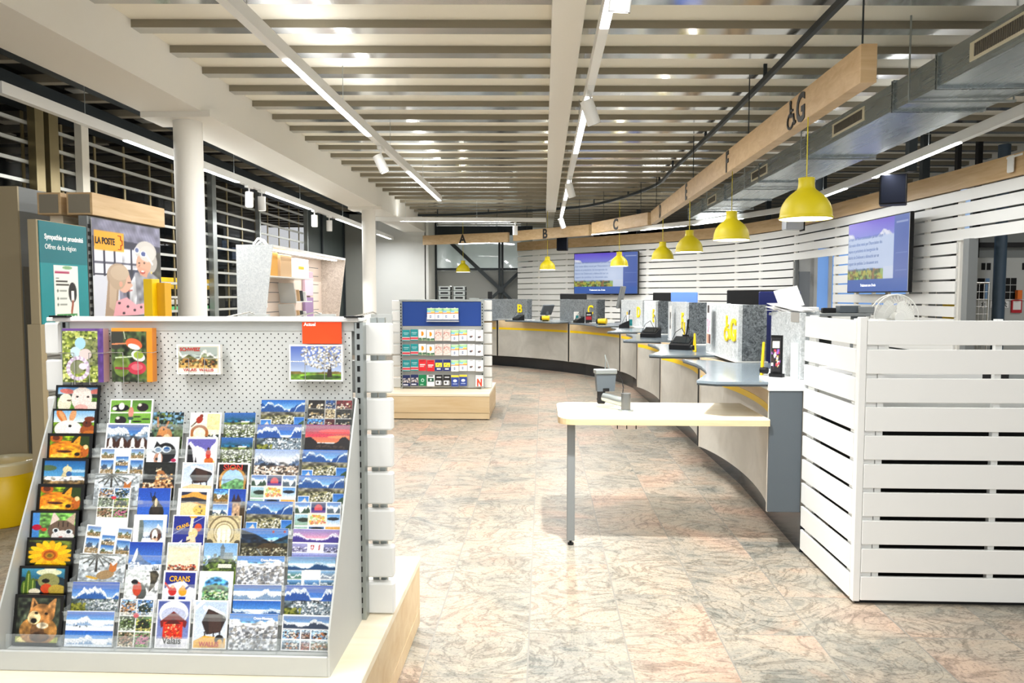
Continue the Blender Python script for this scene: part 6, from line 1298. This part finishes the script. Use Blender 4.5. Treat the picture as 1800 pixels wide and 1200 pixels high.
# raised shelf behind the slatted screen with the fan and office bits
sh = MB().box(-.3, .3, -.13, .13, 0, .02, 0, None, .003).box(-.28, -.26, -.1, .1, -.362, 0, 0).box(.26, .28, -.1, .1, -.362, 0, 0).obj('desk_riser', MGREY); place(sh, (1.90, 5.2, 1.363)); tag(sh, 'grey raised shelf behind the low slatted screen', 'shelf')
bx('hidden_desk', 'white rear staff desk under the raised shelf', 'desk', WHITE, (2.72, 5.2, 0), 1.5, .5, .99)
bx('staff_desk', 'white staff desk carrying the wide black monitor', 'desk', WHITE, (2.35, 7.3, 0), .7, 2.6, .98)
FANW = mat('fan_white', 'e8e8e2', .4)
fa = thing('desk_fan', 'white desk fan with a round wire guard behind the slatted screen', 'fan', (2.38, 5.1, .99), .1)
cz = .365; b = MB()
b = MB()
def ring(R, y, rr_):
    pts = [(R*math.cos(k/32*2*PI), y, cz+R*math.sin(k/32*2*PI)) for k in range(33)]; b.tube(pts, rr_, 5)
ring(.155, .0, .0045); ring(.155, .05, .0035); ring(.1, -.03, .0016); ring(.055, -.038, .0016)
for k in range(40):
    a_ = k/40*2*PI; c_, s_ = math.cos(a_), math.sin(a_); b.tube([(.05*c_, -.04, cz+.05*s_), (.11*c_, -.032, cz+.11*s_), (.155*c_, 0, cz+.155*s_), (.155*c_, .05, cz+.155*s_), (.08*c_, .085, cz+.08*s_)], .0011, 4)
b.obj('wire_guard', FANW, fa)
for k in range(3):
    a_ = k/3*2*PI+.5; pts = []
    for j in range(9): u = j/8; pts.append((a_-.45+.25*u*0, u))
    vs = []; 
    for j in range(7):
        u = .03+.105*j/6; wd = .5+.35*math.sin(PI*j/6); 
        for s_ in (-1, 1): vs.append((u*math.cos(a_+s_*wd), .015+s_*.012, cz+u*math.sin(a_+s_*wd)))
        vs += []
    top = [(x, y+.003, z) for x, y, z in vs]; n_ = len(vs)
    fs = [(2*j, 2*j+1, 2*j+3, 2*j+2) for j in range(6)]+[(n_+2*j+2, n_+2*j+3, n_+2*j+1, n_+2*j) for j in range(6)]
    MB().add(vs+top, fs, sm=True).obj('blade', FANW, fa)
MB().cyl((0, -.045, cz), (0, .02, cz), .035, n=24).obj('hub', FANW, fa); MB().cyl((0, .05, cz), (0, .15, cz), .05, .04, 20).obj('motor_housing', FANW, fa)
MB().cyl((0, .1, .33), (0, .1, .02), .012, n=10).obj('pole', FANW, fa); MB().cyl((0, .1, 0), (0, .1, .02), .11, n=24).obj('base', FANW, fa)
bx('tape_dispenser', 'dark tape dispenser left of the desk fan', 'tape dispenser', DGREY, (2.08, 5.15, 1.384), .14, .08, .05); bx('stapler', 'black stapler on the raised grey shelf', 'stapler', BLACK, (1.95, 5.15, 1.384), .09, .04, .035)
bx('label_printer', 'small white label printer on the raised shelf', 'printer', WHITE, (1.80, 5.15, 1.384), .13, .12, .04); bx('keypad', 'grey perforated keypad close to the desk fan', 'keypad', MGREY, (2.18, 5.12, 1.384), .1, .07, .045)
# ------------------------------------------------------------------ back office seen through the wide opening
wr = thing('wire_trolley', 'galvanised wire trolley with yellow crates beyond the opening', 'trolley', (5.27, 9.6, 0)); b = MB()
for z in [.2+k*.09 for k in range(16)]: b.tube([(-.17, -.3, z), (.17, -.3, z)], .004, 4)
for x in [-.17+k*.0567 for k in range(7)]: b.tube([(x, -.3, .15), (x, -.3, 1.66)], .004 if 0 < x+.16 < .32 else .013, 5)
b.tube([(-.17, .25, .15), (-.17, .25, 1.66), (-.17, -.3, 1.66)], .013).tube([(.17, .25, .15), (.17, .25, 1.66), (.17, -.3, 1.66), (-.17, -.3, 1.66)], .013); b.obj('wire_frame', WIRE, wr)
for x in (-.17, .17): MB().cyl((x-.02, -.3, .06), (x+.02, -.3, .06), .06, n=16).obj('wheel', BLACK, wr)
for k in range(6): bx('yellow_crate', ['lowest', 'second lowest', 'third', 'fourth', 'second topmost', 'topmost'][k]+' yellow crate stacked inside the wire trolley', 'crate', YELLOW, (5.205, 9.62, .15+k*.23), .13, .3, .222, group='yellow crates in the wire trolley')
sb = thing('pigeonhole_shelf', 'grey pigeonhole shelf with dark compartments beyond the opening', 'shelf', (6.03, 9.98, 1.2)); MB().box(-.4, .9, .0, .1, -1.19, .80, 0, None, .004).obj('casing', GREY, sb)
for q_ in [(-.075+i*.08, -.005+i*.08, -.004, 0, .26+j*.095, .345+j*.095) for i in range(3) for j in range(3)]+[(x_, x_+.05, -.004, 0, .64, .73) for x_ in (-.3, -.23, .22, .3)]: MB().box(*q_).obj('compartment', BLACK, sb)
for x_ in (-.24, -.135): MB().box(x_, x_+.05, -.005, 0, .26, .53).obj('blue_label', mat('pale_blue_label', '7fa3cc', .5), sb)
MB().box(-.34, -.25, -.005, 0, .26, .53).obj('dark_gap', BLACK, sb); MB().box(-.4, .9, -.02, 0, .245, .255).obj('ledge', WHITE, sb)
for k, x in enumerate((5.77, 5.91, 6.05)):
    pc = Pic(20, 20); pc.rect(0, 0, 1, 1, 'f0f0ee').line(.5, .75, .45, .45, .08, '202224').line(.45, .45, .25, .15, .06, '202224').line(.45, .45, .7, .2, .06, '202224').line(.3, .6, .7, .55, .05, '202224').frame(.05, '8c8c8c')
    card('safety_sign', ['left', 'middle', 'right'][k]+'-hand small black and white figure sign under the pigeonholes', 'sign', pc, .1, .1, .005, (x, 9.9775, 1.34), 0, 0, 'figure signs beyond the opening')
bx('orange_container', 'orange bottle shaped container above the red edged notice', 'container', mat('orange_plastic', 'f07a2c', .5), (6.19, 9.93, 1.456), .06, .06, .12)
rn = thing('red_notice', 'white notice with a red frame beyond the opening', 'notice', (6.19, 9.965, 1.28)); MB().box(-.065, .065, -.01, .014, 0, .17).obj('frame', REDM, rn); MB().box(-.05, .05, -.012, -.01, .04, .155).obj('sheet', PAPER, rn)
o = MB().cyl((0, 0, 0), (0, 0, 3.4), .07, n=24).obj('steel_column', mat('column_blue', '3c4f60', .4)); place(o, (5.80, 9.7, 0)); tag(o, 'round blue grey column standing beyond the wide opening', 'column')
b = MB().box(4.8, 8.2, 10.02, 10.09, 2.14, 2.2).box(5.66, 5.72, 10.02, 10.09, 1.75, 3.5).box(5.40, 5.45, 10.02, 10.09, 1.6, 3.5); o = b.obj('wall_partition_frame', DARK); o['kind'] = 'structure'
struct('window_partition', MB().box(5.46, 5.6, 10.05, 10.08, 1.65, 2.9), mat('pale_dusk', '9db8da', .2, emit='9db8da', es=.5))
# ------------------------------------------------------------------ far left office items
cb = thing('low_cabinet', 'cabinet with dark top behind the gift card stand', 'cabinet', (-2.1, 17.6, 0)); MB().box(-.95, .9, -.25, .25, 0, 1.37, 0, None, .004).obj('body', GREY, cb); MB().box(-1.0, .95, -.28, .28, 1.372, 1.40, 0, None, .004).obj('dark_top', BLACK, cb)
for j, x in enumerate((-2.33, -1.98)):
    for k in range(3):
        b = MB().box(-.14, .14, -.14, .14, 0, .11, 0, None, .012).box(-.09, .09, -.142, -.14, .035, .075, 1).box(-.155, -.14, -.06, .06, .0, .09, 1).box(.14, .155, -.06, .06, .0, .09, 1)
        o = b.obj('coin_tray', [STEEL, BLACK]); place(o, (x, 17.5, 1.402+k*.112)); tag(o, ['lowest', 'middle', 'topmost'][k]+' metal coin tray of the '+['left-hand', 'right-hand'][j]+' stack on the dark cabinet top', 'coin tray', 'coin trays stacked on the dark cabinet top')
bx('coin_tray', 'flat metal coin tray lying right of the two stacks', 'coin tray', STEEL, (-1.63, 17.5, 1.402), .25, .2, .05); bx('card_machine', 'small dark machine at the right end of the dark cabinet top', 'machine', BLACK, (-1.26, 17.5, 1.402), .1, .12, .2)
bx('tray', 'white dish beside the small dark machine', 'dish', WHITE, (-1.4, 17.35, 1.402), .22, .12, .02)
# ------------------------------------------------------------------ camera, light, view
cam = bpy.data.cameras.new('camera'); co = bpy.data.objects.new('camera', cam); C.objects.link(co)
cam.sensor_width = 36; cam.lens = 1300/1800*36; cam.clip_start = .05; cam.clip_end = 100
co.location = (0, 0, 1.5); co.rotation_euler = (PI/2-math.atan(80/1300), 0, math.atan(55/1300)); sc.camera = co
for i, (p, z, L, ang) in enumerate(LAMPS):
    la = bpy.data.lights.new('track_lamp', 'AREA'); la.shape = 'RECTANGLE'; la.size = L; la.size_y = .05; la.energy = (15 if z > 2.85 else 8.5)*L; la.color = (.985, .992, 1)
    lo = bpy.data.objects.new('track_lamp', la); C.objects.link(lo); lo.location = (p.x, p.y, z); lo.rotation_euler = (0, 0, ang)
    if abs(p.x-.36) < .05: continue
    lu = la.copy(); lu.energy = 1.9*L; lo = bpy.data.objects.new('ceiling_fill', lu); C.objects.link(lo); lo.location = (p.x, p.y, z+.105); lo.rotation_euler = (PI, 0, ang)  # upward lights added to brighten the ceiling; the tracks have no upper diffuser
for p, rz, tl_, e_ in SPOTS:
    la = bpy.data.lights.new('spot_lamp', 'SPOT'); la.energy = e_; la.spot_size = 1.5; la.spot_blend = .5; la.shadow_soft_size = .04; la.color = (1, .995, .98)
    lo = bpy.data.objects.new('spot_lamp', la); C.objects.link(lo); M = Matrix.Translation((p[0], p[1], p[2]-.18)) @ Matrix.Rotation(rz, 4, 'Z') @ Matrix.Rotation(tl_, 4, 'X')
    lo.matrix_world = M @ Matrix.Translation((0, 0, -.1))
for p, lab in LP:
    la = bpy.data.lights.new('pendant_bulb', 'POINT'); la.energy = 7; la.shadow_soft_size = .05; la.color = (1, .95, .85)
    lo = bpy.data.objects.new('pendant_bulb', la); C.objects.link(lo); lo.location = (p[0], p[1], p[2]-.03)
for x, y, e_, z in ((6.8, 7.5, 22, 3.2), (6.5, 12.5, 18, 3.2), (4.2, 21, 14, 3.2), (-1.6, 23.5, 90, 3.1)):
    la = bpy.data.lights.new('office_fill', 'AREA'); la.size = 1.2; la.energy = e_; lo = bpy.data.objects.new('office_fill', la); C.objects.link(lo); lo.location = (x, y, z)  # lights added to brighten the rooms beyond the hall
la = bpy.data.lights.new('booth_lamp', 'AREA'); la.shape = 'RECTANGLE'; la.size = .04; la.size_y = 2.7; la.energy = 2.6; lo = bpy.data.objects.new('booth_lamp', la); C.objects.link(lo); lo.location = (-3.08, 9.5, 2.012)
wd = bpy.data.worlds.new('world'); sc.world = wd; wd.use_nodes = True
bg = wd.node_tree.nodes['Background']; bg.inputs[0].default_value = (.95, .97, 1, 1); bg.inputs[1].default_value = .66
sc.view_settings.view_transform = 'Standard'; sc.view_settings.look = 'None'; sc.view_settings.gamma = 1; sc.view_settings.use_curve_mapping = False
sc.view_settings.exposure = .70
sc.cycles.use_denoising = True
sc.cycles.max_bounces = 8; sc.cycles.diffuse_bounces = 4; sc.cycles.transparent_max_bounces = 16
